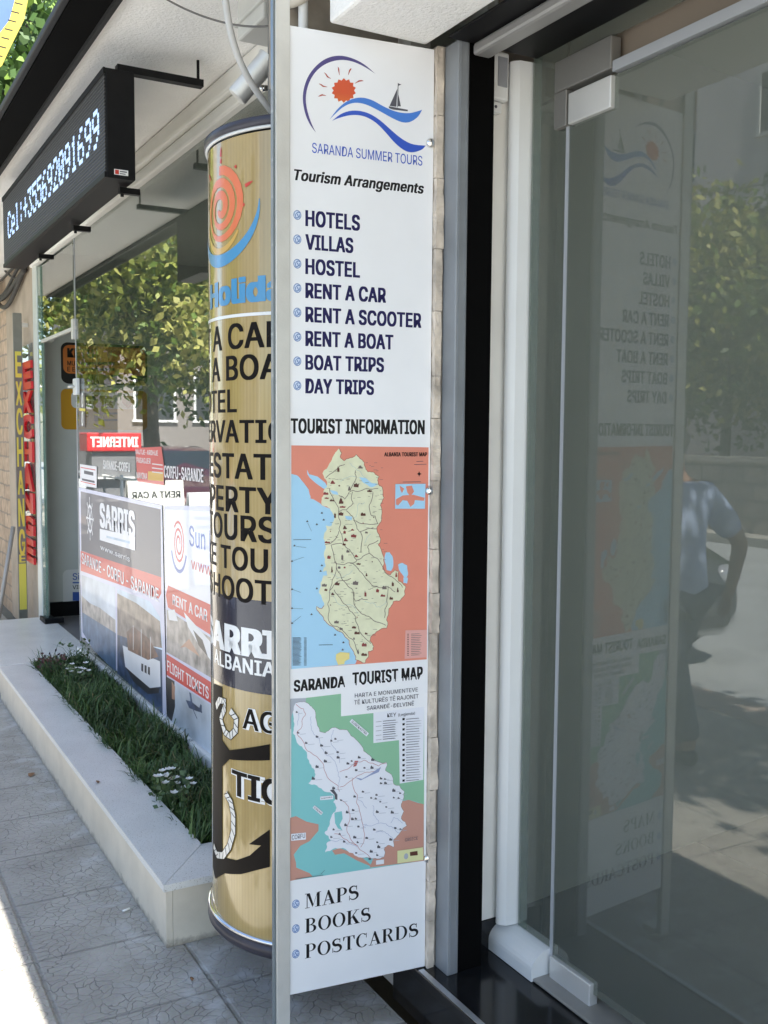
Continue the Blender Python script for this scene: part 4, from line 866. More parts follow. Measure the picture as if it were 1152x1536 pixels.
b = MB(); ya = onX(12, 340, LX).y; yb = onX(149, 205, LX).y; nc = len(msg) * 6 - 1; cw = (ya - yb) / nc; zm = 2.585; ch_ = .0185
for ci, chh in enumerate(msg):
    for ri, row in enumerate(F57[chh].split()):
        for bi, bit in enumerate(row):
            if bit == '1':
                for sub in (0,):
                    yc = ya - (ci * 6 + bi + .5) * cw; zc_ = zm + (3 - ri) * ch_
                    b.box(LX - .002, LX + .001, yc - cw * .42, yc + cw * .42, zc_ - ch_ * .40, zc_ + ch_ * .40)
b.build('lit_message', ledm, led)
for yy in (3.46, 4.5, 5.45):
    b = MB(); b.box(.90, 1.20, yy - .016, yy + .016, 2.758, 2.782, black_metal); b.tube([(1.185, yy, 2.783), (1.185, yy, 2.849)], .005, black_metal); b.build('hanger_arm', parent=led)
for yy in (3.52, 4.25, 5.0):
    b = MB(); b.box(.92, .99, yy - .012, yy + .012, 2.375, 2.395, black_metal); b.tube([(.93, yy, 2.39), (.93, yy, 2.365)], .006); b.build('mounting_clip', parent=led)
k = Ink((.87, LY0, LZ0), (1, 0, 0), (0, 0, 1)); k.rect(.008, .012, .055, .03, filmw); k.rect(.011, .014, .024, .028, redf); k.line([(.027, .024), (.051, .024)], .004, ink_grey); k.line([(.027, .017), (.046, .017)], .003, ink_grey); k.build('maker_sticker', led)

# ---- wall projector / spotlight under the canopy
fl = thing('spotlight', 'silver box spotlight fixed high behind the post above the advertising column', 'spotlight', (1.15, 2.75, 2.6))
def boxdir(mb, c, ax, ay, az, sx, sy, sz, m):
    pts = []
    c = Vector(c)
    P = [c + ax * (x * sx / 2) + ay * (y_ * sy / 2) - az * sz / 2 for x, y_ in ((-1, -1), (1, -1), (1, 1), (-1, 1))]
    mb.prism(P, az * sz, m)
sx_ = onY(372, 124, 2.62); ax = (RT * .55 + UP * .83).normalized(); az_ = FW.cross(ax).normalized()
b = MB(); ctr = onY(378, 118, 2.62)
axd = Vector((.45, -.25, .6)).normalized(); ay_ = axd.orthogonal().normalized(); az_ = axd.cross(ay_)
ro = []
for h_, r_ in ((-.065, .026), (-.06, .029), (.06, .029), (.066, .032), (.072, .032)):
    ro.append([b.bm.verts.new(ctr + axd * h_ + (ay_ * cos(2 * pi * t / 28) + az_ * sin(2 * pi * t / 28)) * r_) for t in range(28)])
for i_ in range(len(ro) - 1):
    for t in range(28): f_ = b.bm.faces.new((ro[i_][t], ro[i_][(t + 1) % 28], ro[i_ + 1][(t + 1) % 28], ro[i_ + 1][t])); f_.smooth = True
b.bm.faces.new(ro[0]); b.build('housing', alu, fl)
b = MB(); b.bm.faces.new([b.bm.verts.new(ctr + axd * .069 + (ay_ * cos(2 * pi * t / 28) + az_ * sin(2 * pi * t / 28)) * .029) for t in range(28)]); b.build('lens', mat('brown_lens', (.22, .17, .14), .15, coat=.6), fl)
b = MB(); b.tube([ctr + Vector((.03, 0, -.02)), ctr + Vector((.09, .03, 0)), ctr + Vector((.10, .05, .12)), ctr + Vector((.10, .05, .2))], .008); b.build('bracket', steel, fl)
# junction box on the soffit
p1 = onZ(375, 60, 2.80)
jb = thing('junction_box', 'pale grey junction box on the canopy ceiling above the spotlight', 'box', (1.12, 2.95, 2.8))
b = MB(); b.box(1.10, 1.25, 2.66, 2.86, 2.70, 2.845, mat('box_grey', (.52, .52, .49), .5, var=.05), bev=.006); b.build('body', parent=jb)
b = MB(); b.box(1.09, 1.26, 2.65, 2.87, 2.74, 2.752, MATS['box_grey'], bev=.003); b.build('lid', parent=jb)
# cables
b = MB(); pth = []
ctrl = [(.62, 1.9, 2.93)]
c0, c1, c2, c3_ = onY(333, -8, 2.35), onY(340, 60, 2.4), onY(365, 118, 2.42), onY(407, 160, 2.44)
def bez(p0, p1, p2, p3, n=24):
    return [p0 * (1 - t) ** 3 + p1 * 3 * t * (1 - t) ** 2 + p2 * 3 * t * t * (1 - t) + p3 * t ** 3 for t in [i / n for i in range(n + 1)]]
cp = bez(c0 + Vector((0, 0, .1)), c0 + (c1 - c0) * .9, c2 - (c3_ - c2) * .35, c3_ + Vector((.03, .01, -.03)))
b.tube(cp, .0085, seg=12); tag(b.build('power_cable', mat('grey_cable', (.47, .47, .46), .45)), 'thick grey cable drooping from the canopy towards the top of the column', 'cable')
b = MB(); w0, w1 = onZ(245, -4, 2.84), onY(410, 38, 2.5); b.tube(bez(w0, w0.lerp(w1, .3) - Vector((0, 0, .03)), w0.lerp(w1, .7) - Vector((0, 0, .04)), w1), .0028, seg=8)
tag(b.build('thin_wire', mat('dark_wire', (.12, .115, .11), .6)), 'thin dark wire strung under the canopy ceiling to the post', 'wire')
b = MB(); b.tube([(1.055, 2.30, 2.3), (1.055, 2.30, 2.846)], .012); tag(b.build('conduit_pipe', pvc), 'white vertical conduit pipe rising behind the top of the information board', 'pipe')
b = MB(); b.tube(bez(Vector((.985, 2.32, 2.60)), Vector((1.02, 2.31, 2.575)), Vector((1.05, 2.28, 2.60)), Vector((1.09, 2.26, 2.64))), .011); tag(b.build('curved_hose', mat('cream_hose', (.62, .58, .5), .5)), 'short cream hose curving behind the post above the board', 'hose')
b = MB(); b.box(.99, 1.34, 2.33, 2.36, 2.40, 2.846, mat('brown_backing', (.30, .26, .21), .85, var=.25, scale=12)); b.build('backing_panel', parent=shop)

# ---- access reader on the white jamb
dv = thing('access_reader', 'small white wall device with grey screen fixed high on the door jamb', 'wall device', (1.5, 2.15, 2.3))
pc = onY(745, 122, 2.15)
b = MB(); b.box(pc.x - .028, pc.x + .020, 2.123, 2.1495, pc.z - .055, pc.z + .065, pvc, bev=.006); b.box(pc.x - .03, pc.x + .004, 2.13, 2.1495, pc.z - .085, pc.z - .057, pvc, bev=.004); b.build('body', parent=dv)
MB().box(pc.x - .016, pc.x + .012, 2.12, 2.1225, pc.z - .022, pc.z + .05).build('screen', mat('grey_lcd', (.28, .29, .31), .25), dv)
MB().lathe([(.0, -.0015), (.004, -.001), (.004, 0)], (pc.x - .016, 2.1295, pc.z - .071), axis='Y', seg=12).build('sensor', ink_grey, dv)

# ---- planter
pl = thing('planter_box', 'long low cream stone planter with white marble rim under the shop window', 'planter', (1.1, 4.4, 0))
PX0, PX1, PY0, PY1 = .85, 1.334, 2.845, 6.055
b = MB()
b.box(PX0 + .010, PX0 + .03, PY0 + .012, PY1, .001, .18, cream); b.box(PX0 + .031, PX1, PY0 + .010, PY0 + .03, .001, .18, cream); b.box(PX0 + .16, PX0 + .18, PY0 + .05, PY1, .05, .18, cream)
b.build('side_slab', parent=pl)
b = MB()
z0, z1 = .181, .203; W = .20
b.prism([(PX0, PY0, z0), (PX0 + W, PY0 + .24, z0), (PX0 + W - .02, PY1, z0), (PX0, PY1, z0)], (0, 0, z1 - z0), marble)
b.prism([(PX0 + .001, PY0 - .0005, z0), (PX1, PY0 - .0005, z0), (PX1, PY0 + .24, z0), (PX0 + W + .001, PY0 + .239, z0)], (0, 0, z1 - z0 - .0006), marble)
b.build('rim', parent=pl)
MB().box(PX0 + .182, PX1, PY0 + .05, PY1, .02, .16).build('soil', mat('dark_soil', (.035, .026, .018), .95, var=.4, scale=30, bump=.8), pl)
# grass
def blade_mesh(name, n, region, hts, mats, wid=.0035):
    b = bmesh.new()
    tufts = [(region(), rnd.uniform(.55, 1.25), rnd.uniform(0, 2 * pi)) for _ in range(420)]
    for i in range(n):
        (tx, ty), th, ta = tufts[rnd.randrange(len(tufts))]
        x = min(max(tx + rnd.gauss(0, .022), PX0 + .185), PX1 - .004); y_ = min(max(ty + rnd.gauss(0, .03), PY0 + .25), PY1 - .02)
        h_ = rnd.uniform(*hts) * th * (1.5 if rnd.random() < .06 else 1); a = ta + rnd.gauss(0, 1.1); l = rnd.uniform(.15, .95) * h_
        d = Vector((cos(a), sin(a), 0)); s_ = Vector((-sin(a), cos(a), 0)) * wid * rnd.uniform(.5, 1.1); s_.z += rnd.uniform(-.001, .001)
        p = Vector((x, y_, .155)); q0 = p + Vector((0, 0, h_ * .45)) + d * l * .15; q1 = p + Vector((0, 0, h_ * .8)) + d * l * .5; q2 = p + Vector((0, 0, h_ * rnd.uniform(.82, 1))) + d * l
        v = [b.verts.new(t) for t in (p - s_, p + s_, q0 + s_, q0 - s_, q1 + s_ * .7, q1 - s_ * .7, q2)]
        m_ = rnd.choices(range(len(mats)), (5, 4, 1.4, .35)[:len(mats)])[0]
        for f_ in (b.faces.new(v[:4]), b.faces.new((v[3], v[2], v[4], v[5])), b.faces.new((v[5], v[4], v[6]))): f_.material_index = m_
    me = bpy.data.meshes.new(name); b.to_mesh(me); b.free()
    for m_ in mats: me.materials.append(m_)
    o = bpy.data.objects.new(name, me); COL.objects.link(o); return o
gms = [mat('grass_%s' % t, c_, .55, var=.3, scale=4) for t, c_ in (('deep', (.034, .075, .017)), ('mid', (.052, .11, .024)), ('light', (.095, .155, .036)), ('dry', (.16, .14, .06)))]
def greg():
    return rnd.uniform(PX0 + .19, PX1 - .01), PY0 + .27 + (PY1 - PY0 - .3) * rnd.random()
kind(blade_mesh('grass', 17000, greg, (.045, .105), gms), 'stuff'); g_ = bpy.data.objects['grass']; g_['label'] = 'thick dark green grass filling the planter'; g_['category'] = 'grass'
def flowers(c, n, spread, label, petals, leafm, name='flowering_plant', stem=(.1, .16)):
    t = thing(name, label, 'plant', (c[0], c[1], .16), 'flowering plants in the planter')
    fb = MB(); lb = MB()
    for i in range(n):
        a = rnd.uniform(0, 2 * pi); r_ = spread * sqrt(rnd.random()); x, y_ = c[0] + r_ * cos(a) * .8, c[1] + r_ * sin(a) * 1.2; h_ = .16 + rnd.uniform(*stem)
        lb.tube([(c[0] + (x - c[0]) * .3, c[1] + (y_ - c[1]) * .3, .16), (x, y_, h_)], .0012, seg=5)
        if petals:
            for q_ in range(6):
                an = q_ * pi / 3; u_ = Vector((cos(an), sin(an), .5)) * rnd.uniform(.013, .019); s_ = Vector((-sin(an), cos(an), 0)) * .008; p = Vector((x, y_, h_))
                fb.poly([p, p + u_ * .6 + s_, p + u_, p + u_ * .6 - s_])
    for i in range(n * 7):
        a = rnd.uniform(0, 2 * pi); r_ = spread * 1.1 * sqrt(rnd.random()); p = Vector((c[0] + r_ * cos(a) * .8, c[1] + r_ * sin(a) * 1.2, .16 + rnd.uniform(.02, stem[1])))
        u_ = Vector((rnd.uniform(-1, 1), rnd.uniform(-1, 1), rnd.uniform(-.2, .8))).normalized() * rnd.uniform(.018, .032); s_ = u_.orthogonal().normalized() * .009
        lb.poly([p, p + u_ * .5 + s_, p + u_, p + u_ * .5 - s_])
    lb.build('leaves', leafm, t, recalc=False)
    if petals: fb.build('petals', mat('white_petal', (.8, .8, .76), .6), t, recalc=False)
green_leaf = mat('plant_leaf', (.06, .10, .03), .55, var=.3, scale=20); red_leaf = mat('red_leaf', (.075, .022, .016), .5, var=.4, scale=20)
pa = onZ(118, 1010, .27); pb = onZ(262, 1180, .27); pc2 = onZ(98, 985, .27); pd = onZ(318, 1180, .27); pe = onZ(312, 1205, .22)
flowers((pa.x, pa.y), 14, .075, 'small white flowers blooming at the far end of the planter grass', True, green_leaf)
flowers((pb.x, pb.y), 16, .085, 'white flowers blooming near the column end of the planter grass', True, green_leaf)
flowers((1.10, 5.82), 10, .09, 'dark red leaved plant at the far corner of the planter', False, red_leaf, 'leafy_plant', (.06, .13))
flowers((1.24, 5.80), 10, .10, 'bushy green plant between the red leaved plant and the window', False, green_leaf, 'leafy_plant', (.12, .2))

# ---- litter
b = MB(); p = onZ(189, 1366, .004); b.tube([p + Vector((-.012, -.004, .003)), p + Vector((.012, .003, .003))], .0035, seg=10); tag(b.build('cigarette_butt', mat('butt_white', (.8, .79, .75), .7)), 'white cigarette butt lying on the pavement beside the planter', 'litter')
def dead_leaf(px, py, z, label, s_=.03):
    p = onZ(px, py, z); b = MB(); a = rnd.uniform(0, 6); u_ = Vector((cos(a), sin(a), 0)) * s_; v_ = Vector((-sin(a), cos(a), 0)) * s_ * .5
    top = [p - u_, p - u_ * .3 + v_ + Vector((0, 0, .006)), p + u_ * .5 + v_ * .8 + Vector((0, 0, .004)), p + u_ * 1.1, p + u_ * .4 - v_ * .8, p - u_ * .4 - v_ + Vector((0, 0, .004))]
    b.poly([t + Vector((0, 0, .003)) for t in top]); tag(b.build('fallen_leaf', mat('dry_leaf', (.25, .13, .06), .8, var=.4, scale=40)), label, 'leaf', 'fallen leaves')
dead_leaf(47, 1163, 0, 'dry brown leaf lying on the pavement at the foot of the planter')
dead_leaf(147, 1174, .204, 'tiny brown leaf fragment lying on the marble planter rim', .016)
dead_leaf(288, 1470, 0, 'small ochre leaf scrap on the pavement in front of the planter corner', .012)

# ---- posters behind the shop window
PXW = 1.3575
def wink(): return Ink((PXW, 6.25, .23), (0, -1, 0), (0, 0, 1))
pal = {n_: mat('poster_' + n_, c_, .35, var=.6 if n_ in ('rock', 'hill', 'deep', 'wood') else .35 if n_ in ('sea', 'haze', 'sky') else .08 if n_ != 'white' else 0, scale=14 if n_ in ('rock', 'hill', 'deep', 'wood', 'sea') else 4, coat=.2) for n_, c_ in dict(white=(.8, .8, .82), lilac=(.62, .62, .76), navy=(.035, .038, .07), red=(.60, .035, .03), sea=(.10, .16, .26), deep=(.05, .08, .15), haze=(.55, .60, .66), hill=(.24, .19, .16), rock=(.38, .34, .31), ship=(.75, .76, .78), wood=(.18, .09, .06), sky=(.50, .62, .74), skin=(.45, .25, .17), dark=(.03, .03, .04), magenta=(.6, .12, .3), blue=(.05, .12, .42)).items()}
k = wink(); pA = tag(bpy.data.objects.new('window_poster', None), 'ferry company poster with ship wheel emblem and sea photos in the shop window', 'poster', 'posters in the shop window'); COL.objects.link(pA); pA.location = (PXW, 5.6, .3)
PQ = lambda pts: [k.px(*p) for p in pts]
k.poly(PQ([(118, 731), (243, 758), (250, 1078), (122, 955)]), pal['lilac'])
k.poly(PQ([(121, 737), (241, 764), (242, 869), (122, 826)]), pal['navy'])
k.poly(PQ([(121, 826), (242, 866), (242, 890), (238, 898), (121, 856)]), pal['red'])
k.poly(PQ([(122, 862), (173, 881), (174, 1008), (140, 975), (124, 945)]), pal['haze']); k.poly(PQ([(122, 893), (135, 905), (150, 912), (173, 930), (174, 1008), (140, 975), (124, 945)]), pal['rock']); k.poly(PQ([(123, 918), (150, 935), (174, 950), (174, 1008), (140, 975), (124, 948)]), pal['sea'])
k.poly(PQ([(176, 883), (225, 902), (240, 925), (243, 960), (244, 1072), (176, 1010)]), pal['sky']); k.poly(PQ([(176, 890), (205, 905), (240, 932), (243, 972), (176, 960)]), pal['hill']); k.poly(PQ([(176, 952), (243, 975), (244, 1072), (176, 1010)]), pal['deep'])
k.poly(PQ([(184, 968), (200, 975), (240, 992), (241, 1030), (225, 1032), (205, 1015), (188, 1000)]), pal['ship']); k.poly(PQ([(190, 948), (200, 940), (224, 958), (238, 985), (222, 990), (192, 975)]), pal['wood']); k.poly(PQ([(188, 1000), (205, 1015), (225, 1032), (240, 1032), (238, 1040), (222, 1041), (200, 1022)]), pal['dark'])
for x in (212, 217, 222): k.poly(PQ([(x, 995 + (x - 212) * .5), (x + 3, 996 + (x - 212) * .5), (x + 3, 1008 + (x - 212) * .5), (x, 1006 + (x - 212) * .5)]), pal['dark'])
for (x0, y0, x1, y1) in ((200, 938, 200, 975), (212, 944, 212, 985), (226, 955, 226, 990)): k.line(PQ([(x0, y0), (x1, y1)]), .008, pal['ship'])
wa, wb = k.px(135, 778); 
k.ell(wa, wb, .062, .085, pal['white'], hole=.80, n=28)
for t in range(8):
    an = t * pi / 4; k.line([(wa + .0 * cos(an), wb), (wa + .088 * cos(an), wb + .122 * sin(an))], .009, pal['white'])
k.ell(wa, wb, .018, .024, pal['white'])
for t in range(8):
    an = t * pi / 4; k.ell(wa + .086 * cos(an), wb + .119 * sin(an), .008, .011, pal['white'], n=8)
k.ptext('SARRIS', 150, 790, 754, 203, pal['white'], bold=.05); k.poly(PQ([(150, 793), (203, 805), (203, 826), (150, 810)]), pal['white'])
k.line(PQ([(160, 805), (196, 814)]), .012, pal['sky']); k.ptext('www.sarris', 151, 824, 817, 195, pal['white'], bold=.01)
k.ptext('SARANDE - CORFU - SARANDE', 123, 845, 829, 238, pal['white'], bold=.02)
k.build('print', pA)
k = wink(); pB = tag(bpy.data.objects.new('window_poster', None), 'travel poster with red rent a car and flight tickets banners in the shop window', 'poster', 'posters in the shop window'); COL.objects.link(pB); pB.location = (PXW, 4.4, .3)
k.poly(PQ([(246, 759), (340, 758), (340, 1160), (251, 1078)]), pal['lilac'])
k.poly(PQ([(248, 764), (340, 768), (340, 930), (249, 885)]), pal['white'])
sa2, sb2 = k.px(268, 815); spp = []
for t in range(40):
    th = radians(t * 22); rr = .02 + .07 * t / 39; spp.append((sa2 + rr * cos(th) * .9, sb2 + rr * sin(th) * 1.1))
k.line(spp, .012, pal['red']); k.line([(sa2 + .11 * cos(radians(t)), sb2 + .125 * sin(radians(t))) for t in range(200, 350, 10)], .016, pal['blue'])
k.ptext('Sun Holiday', 284, 818, 788, 372, pal['blue'], bold=.006); k.ptext('www.sun', 287, 853, 836, 345, pal['red'], bold=.004)
k.poly(PQ([(252, 878), (340, 918), (340, 968), (252, 911), (249, 893)]), pal['red']); k.ptext('RENT A CAR', 259, 907, 891, 311, pal['white'], bold=.02)
k.poly(PQ([(250, 914), (340, 972), (340, 1030), (250, 978)]), pal['rock']); k.poly(PQ([(252, 916), (262, 914), (267, 932), (254, 930)]), pal['ship']); k.poly(PQ([(276, 918), (300, 945), (340, 990), (340, 1020), (300, 970), (282, 940)]), pal['ship']); k.poly(PQ([(284, 958), (290, 968), (300, 985), (278, 970), (270, 972)]), pal['skin']); k.poly(PQ([(290, 945), (304, 960), (312, 985), (298, 968)]), pal['dark'])
k.poly(PQ([(250, 981), (340, 1038), (340, 1070), (250, 1012)]), pal['red']); k.ptext('FLIGHT TICKETS', 251, 1006, 990, 313, pal['white'], bold=.02)
k.poly(PQ([(250, 1015), (340, 1073), (340, 1150), (252, 1078)]), pal['haze']); k.poly(PQ([(250, 1015), (262, 1022), (263, 1060), (258, 1082), (251, 1074)]), pal['dark']); k.poly(PQ([(258, 1022), (263, 1030), (262, 1050), (258, 1048)]), pal['skin'])
k.poly(PQ([(279, 1050), (287, 1052), (302, 1064), (304, 1069), (296, 1067), (284, 1062)]), pal['deep']); k.poly(PQ([(284, 1038), (286, 1052), (289, 1054), (287, 1040)]), pal['deep']); k.poly(PQ([(301, 1056), (298, 1066), (303, 1070), (303, 1058)]), pal['deep']); k.line(PQ([(288, 1060), (296, 1078)]), .006, pal['deep'])
k.build('print', pB)
for o_ in ('window_poster', 'window_poster.001'): pass
# window lettering
k = wink(); k.ptext('SARANDE-CORFU', 155, 703, 690, 195, filmw, bold=.03)
tag(k.build('window_lettering', None), 'white lettering SARANDE-CORFU on the shop window left of the red notice', 'lettering', 'white lettering on the shop window')
k = wink(); k.ptext('CORFU-SARANDE', 246, 716, 698, 305, filmw, bold=.03)
for y in (695, 701, 707): k.poly(PQ([(228, y), (244, y + 2), (244, y + 3.5), (228, y + 1.5)]), filmw)
tag(k.build('window_lettering', None), 'white lettering CORFU-SARANDE on the shop window right of the red notice', 'lettering', 'white lettering on the shop window')
k = wink(); k.poly(PQ([(203, 672), (242, 670), (246, 700), (246, 728), (206, 722)]), pal['red']); k.poly(PQ([(222, 707), (245, 708), (245, 722), (222, 720)]), mat('amber_print', (.65, .38, .05), .4))
k.ptext('VAJTJE-ARDHJE', 203, 681, 674, 237, filmw, bold=.02); k.ptext('PASAGJER', 205, 694, 686, 226, filmw, bold=.02); k.ptext('MAKINA', 205, 717, 708, 221, filmw, bold=.02)
tag(k.build('fare_poster', None), 'dark red fare notice with white lettering stuck inside the shop window', 'poster')
k = wink(); k.poly(PQ([(120, 696), (145, 700), (145, 732), (120, 728)]), pal['white']); k.line(PQ([(121, 701), (143, 705), (143, 727), (121, 722), (121, 701)]), .006, pal['red']); k.line(PQ([(126, 708), (140, 711)]), .02, ink_grey); k.line(PQ([(123, 719), (142, 723)]), .012, ink_grey)
tag(k.build('paper_notice', None), 'small white paper notice with a red border at the window edge', 'notice')
k = wink(); k.poly(PQ([(119, 588), (128, 590), (128, 640), (119, 639)]), pal['dark']); 
for yy in (600, 628): a_, b_ = k.px(123.5, yy); k.ell(a_, b_, .025, .045, mat('symbol_white', (.75, .75, .72), .4), hole=.6); k.line([(a_ - .02, b_ - .04), (a_ + .02, b_ + .04)], .01, MATS['symbol_white'])
k.poly(PQ([(119, 612), (128, 613), (128, 617), (119, 616)]), mat('symbol_yellow', (.7, .6, .08), .4)); tag(k.build('window_sticker', None), 'black sticker with white symbols on the left edge of the shop window', 'sticker')

# ---- stickers on the grey wall inside
WY = 7.597
def yink(): return Ink((1.42, WY, .2), (1, 0, 0), (0, 0, 1))
def rq(k, x0, y0, x1, y1, r, m):
    a0, b0 = k.px(x0, y1); a1, b1 = k.px(x1, y1)[0], k.px(x0, y0)[1]; k.rrect(a0, b0, a1, b1, r, m)
st = mat('sticker_orange', (.70, .22, .045), .45); stb = mat('sticker_black', (.012, .012, .012), .4); sty = mat('sticker_yellow', (.66, .34, .02), .45)
k = yink(); rq(k, 92, 513, 221, 575, .05, stb); rq(k, 95, 517, 218, 560, .045, st); k.ptext('KETU', 101, 536, 522, 141, stb, bold=.05); k.ptext('MUN', 101, 548, 541, 118, stb, bold=.02); k.ptext('E EN', 101, 557, 550, 119, stb, bold=.02)
for yy in (545, 554): k.line([k.px(121, yy), k.px(172, yy)], .02, stb)
tag(k.build('wall_sticker', None), 'orange and black rounded notice above the yellow one on the grey inner wall', 'sticker', 'stickers on the inner wall')
k = yink(); rq(k, 92, 583, 221, 644, .04, sty); rq(k, 107, 587, 207, 612, .035, filmw); k.line([k.px(114, 596), k.px(168, 596)], .022, stb); k.ptext('T  MA NËS', 114, 611, 601, 170, stb, bold=.03)
k.ppoly([(183, 594), (201, 594), (201, 604), (192, 613), (183, 604)], mat('crest_red', (.25, .03, .03), .4)); k.ppoly([(188, 599), (192, 597), (196, 599), (195, 605), (192, 609), (189, 605)], stb); k.line([k.px(150, 620), k.px(176, 620)], .015, stb); k.line([k.px(150, 630), k.px(176, 630)], .015, stb)
tag(k.build('wall_sticker', None), 'yellow rounded notice with a white strip and small crest on the grey inner wall', 'sticker', 'stickers on the inner wall')
k = yink(); rq(k, 95, 855, 150, 914, .04, filmw); k.ptext('Si', 109, 870, 860, 119, pal['blue'], bold=.01); k.ppoly([(109, 873), (140, 873), (140, 875), (109, 875)], pal['blue']); k.ptext('VIE', 109, 884, 878, 122, stb, bold=.01); k.ppoly([(109, 888), (140, 888), (140, 901), (109, 901)], pal['blue']); k.ptext('AUT', 109, 911, 906, 123, stb, bold=.01)
tag(k.build('wall_sticker', None), 'white notice with a blue block near the foot of the grey inner wall', 'sticker', 'stickers on the inner wall')

# ---- hanging pennant in the window
hp = thing('hanging_pennant', 'small maroon pennant hanging on two cords inside the shop window', 'pennant', (1.40, 5.9, 1.7))
def wp(x, y): return onX(x, y, 1.40)
b = MB(); b.poly([wp(141, 592), wp(154, 594), wp(155, 631), wp(141, 632)]); b.poly([wp(141, 592) + Vector((.004, 0, 0)), wp(154, 594) + Vector((.004, 0, 0)), wp(155, 631) + Vector((.004, 0, 0)), wp(141, 632) + Vector((.004, 0, 0))]); b.build('cloth', mat('maroon_cloth', (.16, .012, .035), .8), hp)
k = Ink((1.3990, 6.25, .23), (0, -1, 0), (0, 0, 1)); a_, b_ = k.px(148, 618); k.ell(a_, b_, .022, .03, MATS['symbol_yellow'], hole=.5, n=10); k.ptext('SARANDA', 143, 604, 601, 153, MATS['symbol_yellow']); k.build('emblem', hp)
b = MB(); b.tube([wp(141, 592), wp(145, 555)], .0015, seg=5); b.tube([wp(154, 594), wp(145, 555)], .0015, seg=5); b.tube([wp(145, 555), wp(145, 420)], .0015, seg=5); b.build('cord', mat('cord_white', (.6, .6, .58), .7), hp)
# door lock on the window's left edge
dl = thing('door_lock', 'white plastic lock fitting on the left edge of the shop window', 'lock', (1.35, 6.2, 1.85)); pk = onX(116, 580, 1.35)
b = MB(); b.box(1.335, 1.358, pk.y - .035, pk.y + .06, pk.z - .05, pk.z + .05, pvc, bev=.006); b.build('body', parent=dl)
b = MB(); b.tube([(1.33, pk.y, pk.z), (1.31, pk.y, pk.z), (1.31, pk.y + .05, pk.z)], .008); b.build('lever', alu, dl)

# ---- EXCHANGE lettering
xr = mat('acrylic_red', (.55, .012, .02), .3, var=.05)
er = thing('letter_sign', 'red raised letters spelling EXCHANGE down a clear panel by the entrance', 'sign', (1.34, 7.9, 1.3), 'exchange signs by the entrance')
b = MB(); b.box(1.345, 1.349, 7.6, 8.28, .6, 2.2, glass('acrylic_sheet', tint=(.85, .88, .87), body=(.5, .5, .5), haze=.10)); b.build('backing_sheet', parent=er)
zs = [(544, 585), (588, 620), (622, 658), (662, 692), (694, 734), (736, 766), (770, 800), (803, 838)]
for chh, (yt, yb) in zip('EXCHANGE', zs):
    lb = MB(); pz1 = onX(38, yt, 1.34).z; pz0 = onX(40, yb, 1.34).z; y_l = onX(34.5 + (yt - 545) * .012, (yt + yb) / 2, 1.34).y; y_r = onX(50 + (yt - 545) * .016, (yt + yb) / 2, 1.34).y
    vs, fs = glyphs(chh, .06, font=False); x0 = min(v[0] for v in vs); x1 = max(v[0] for v in vs); yy0 = min(v[1] for v in vs); yy1 = max(v[1] for v in vs)
    P = lambda v, xx: (xx, y_l + (v[0] - x0) / (x1 - x0) * (y_r - y_l), pz0 + (v[1] - yy0) / (yy1 - yy0) * (pz1 - pz0))
    fv = [lb.bm.verts.new(P(v, 1.322)) for v in vs]; bv = [lb.bm.verts.new(P(v, 1.340)) for v in vs]; ec = {}
    for f_ in fs:
        try: lb.bm.faces.new([fv[t] for t in f_])
        except ValueError: continue
        for t in range(len(f_)):
            e_ = (f_[t], f_[(t + 1) % len(f_)]); ec[e_] = 1
    for (a, b_) in ec:
        if (b_, a) not in ec: lb.bm.faces.new((fv[b_], fv[a], bv[a], bv[b_]))
    lb.build('letter', xr, er, recalc=False)
ey = thing('letter_sign', 'narrow dark vertical board with yellow letters EXCHANGE beside the brick wall', 'sign', (1.3, 8.5, 1.3), 'exchange signs by the entrance')
YS = 7.88
pq0 = onY(20, 500, YS); pq1 = onY(33, 500, YS); zz0 = onY(26, 930, YS).z; zz1 = onY(26, 500, YS).z
xL, xR = pq0.x, pq1.x
b = MB(); b.box(xL, xR, YS, YS + .03, zz0, zz1 + .15, mat('faded_dark_board', (.17, .175, .15), .5, var=.2)); b.build('panel', parent=ey)
k = Ink((xL, YS, zz0), (1, 0, 0), (0, 0, 1)); yel = mat('letter_yellow', (.72, .64, .10), .4); W_ = xR - xL
yr = [(527, 566), (572, 608), (612, 652), (656, 700), (706, 742), (748, 790), (794, 834)]
for chh, (yt, yb) in zip('EXCHANG', yr):
    b0 = k.px(24, yb)[1]; b1 = k.px(24, yt)[1]; vs, fs = glyphs(chh, .03); x0 = min(v[0] for v in vs); x1 = max(v[0] for v in vs); y0_ = min(v[1] for v in vs); y1_ = max(v[1] for v in vs)
    k.faces([(W_ * .14 + (v[0] - x0) / (x1 - x0) * W_ * .72, b0 + (v[1] - y0_) / (y1_ - y0_) * (b1 - b0)) for v in vs], fs, yel, reps(.03))
b0 = k.px(24, 915)[1]; b1 = k.px(24, 840)[1]; k.rect(W_ * .08, b0, W_ * .92, b1 - .03, yel); vs, fs = glyphs('E', .03); x0 = min(v[0] for v in vs); x1 = max(v[0] for v in vs); y1_ = max(v[1] for v in vs)
k.faces([(W_ * .14 + (v[0] - x0) / (x1 - x0) * W_ * .72, b1 - .02 + v[1] / y1_ * .06) for v in vs], fs, yel, reps(.03))
k.build('letters', ey)
for zz in (zz1 + .05, zz0 + .9): MB().box(xR, 1.368, YS + .005, YS + .025, zz, zz + .03).build('bracket', alu, ey)
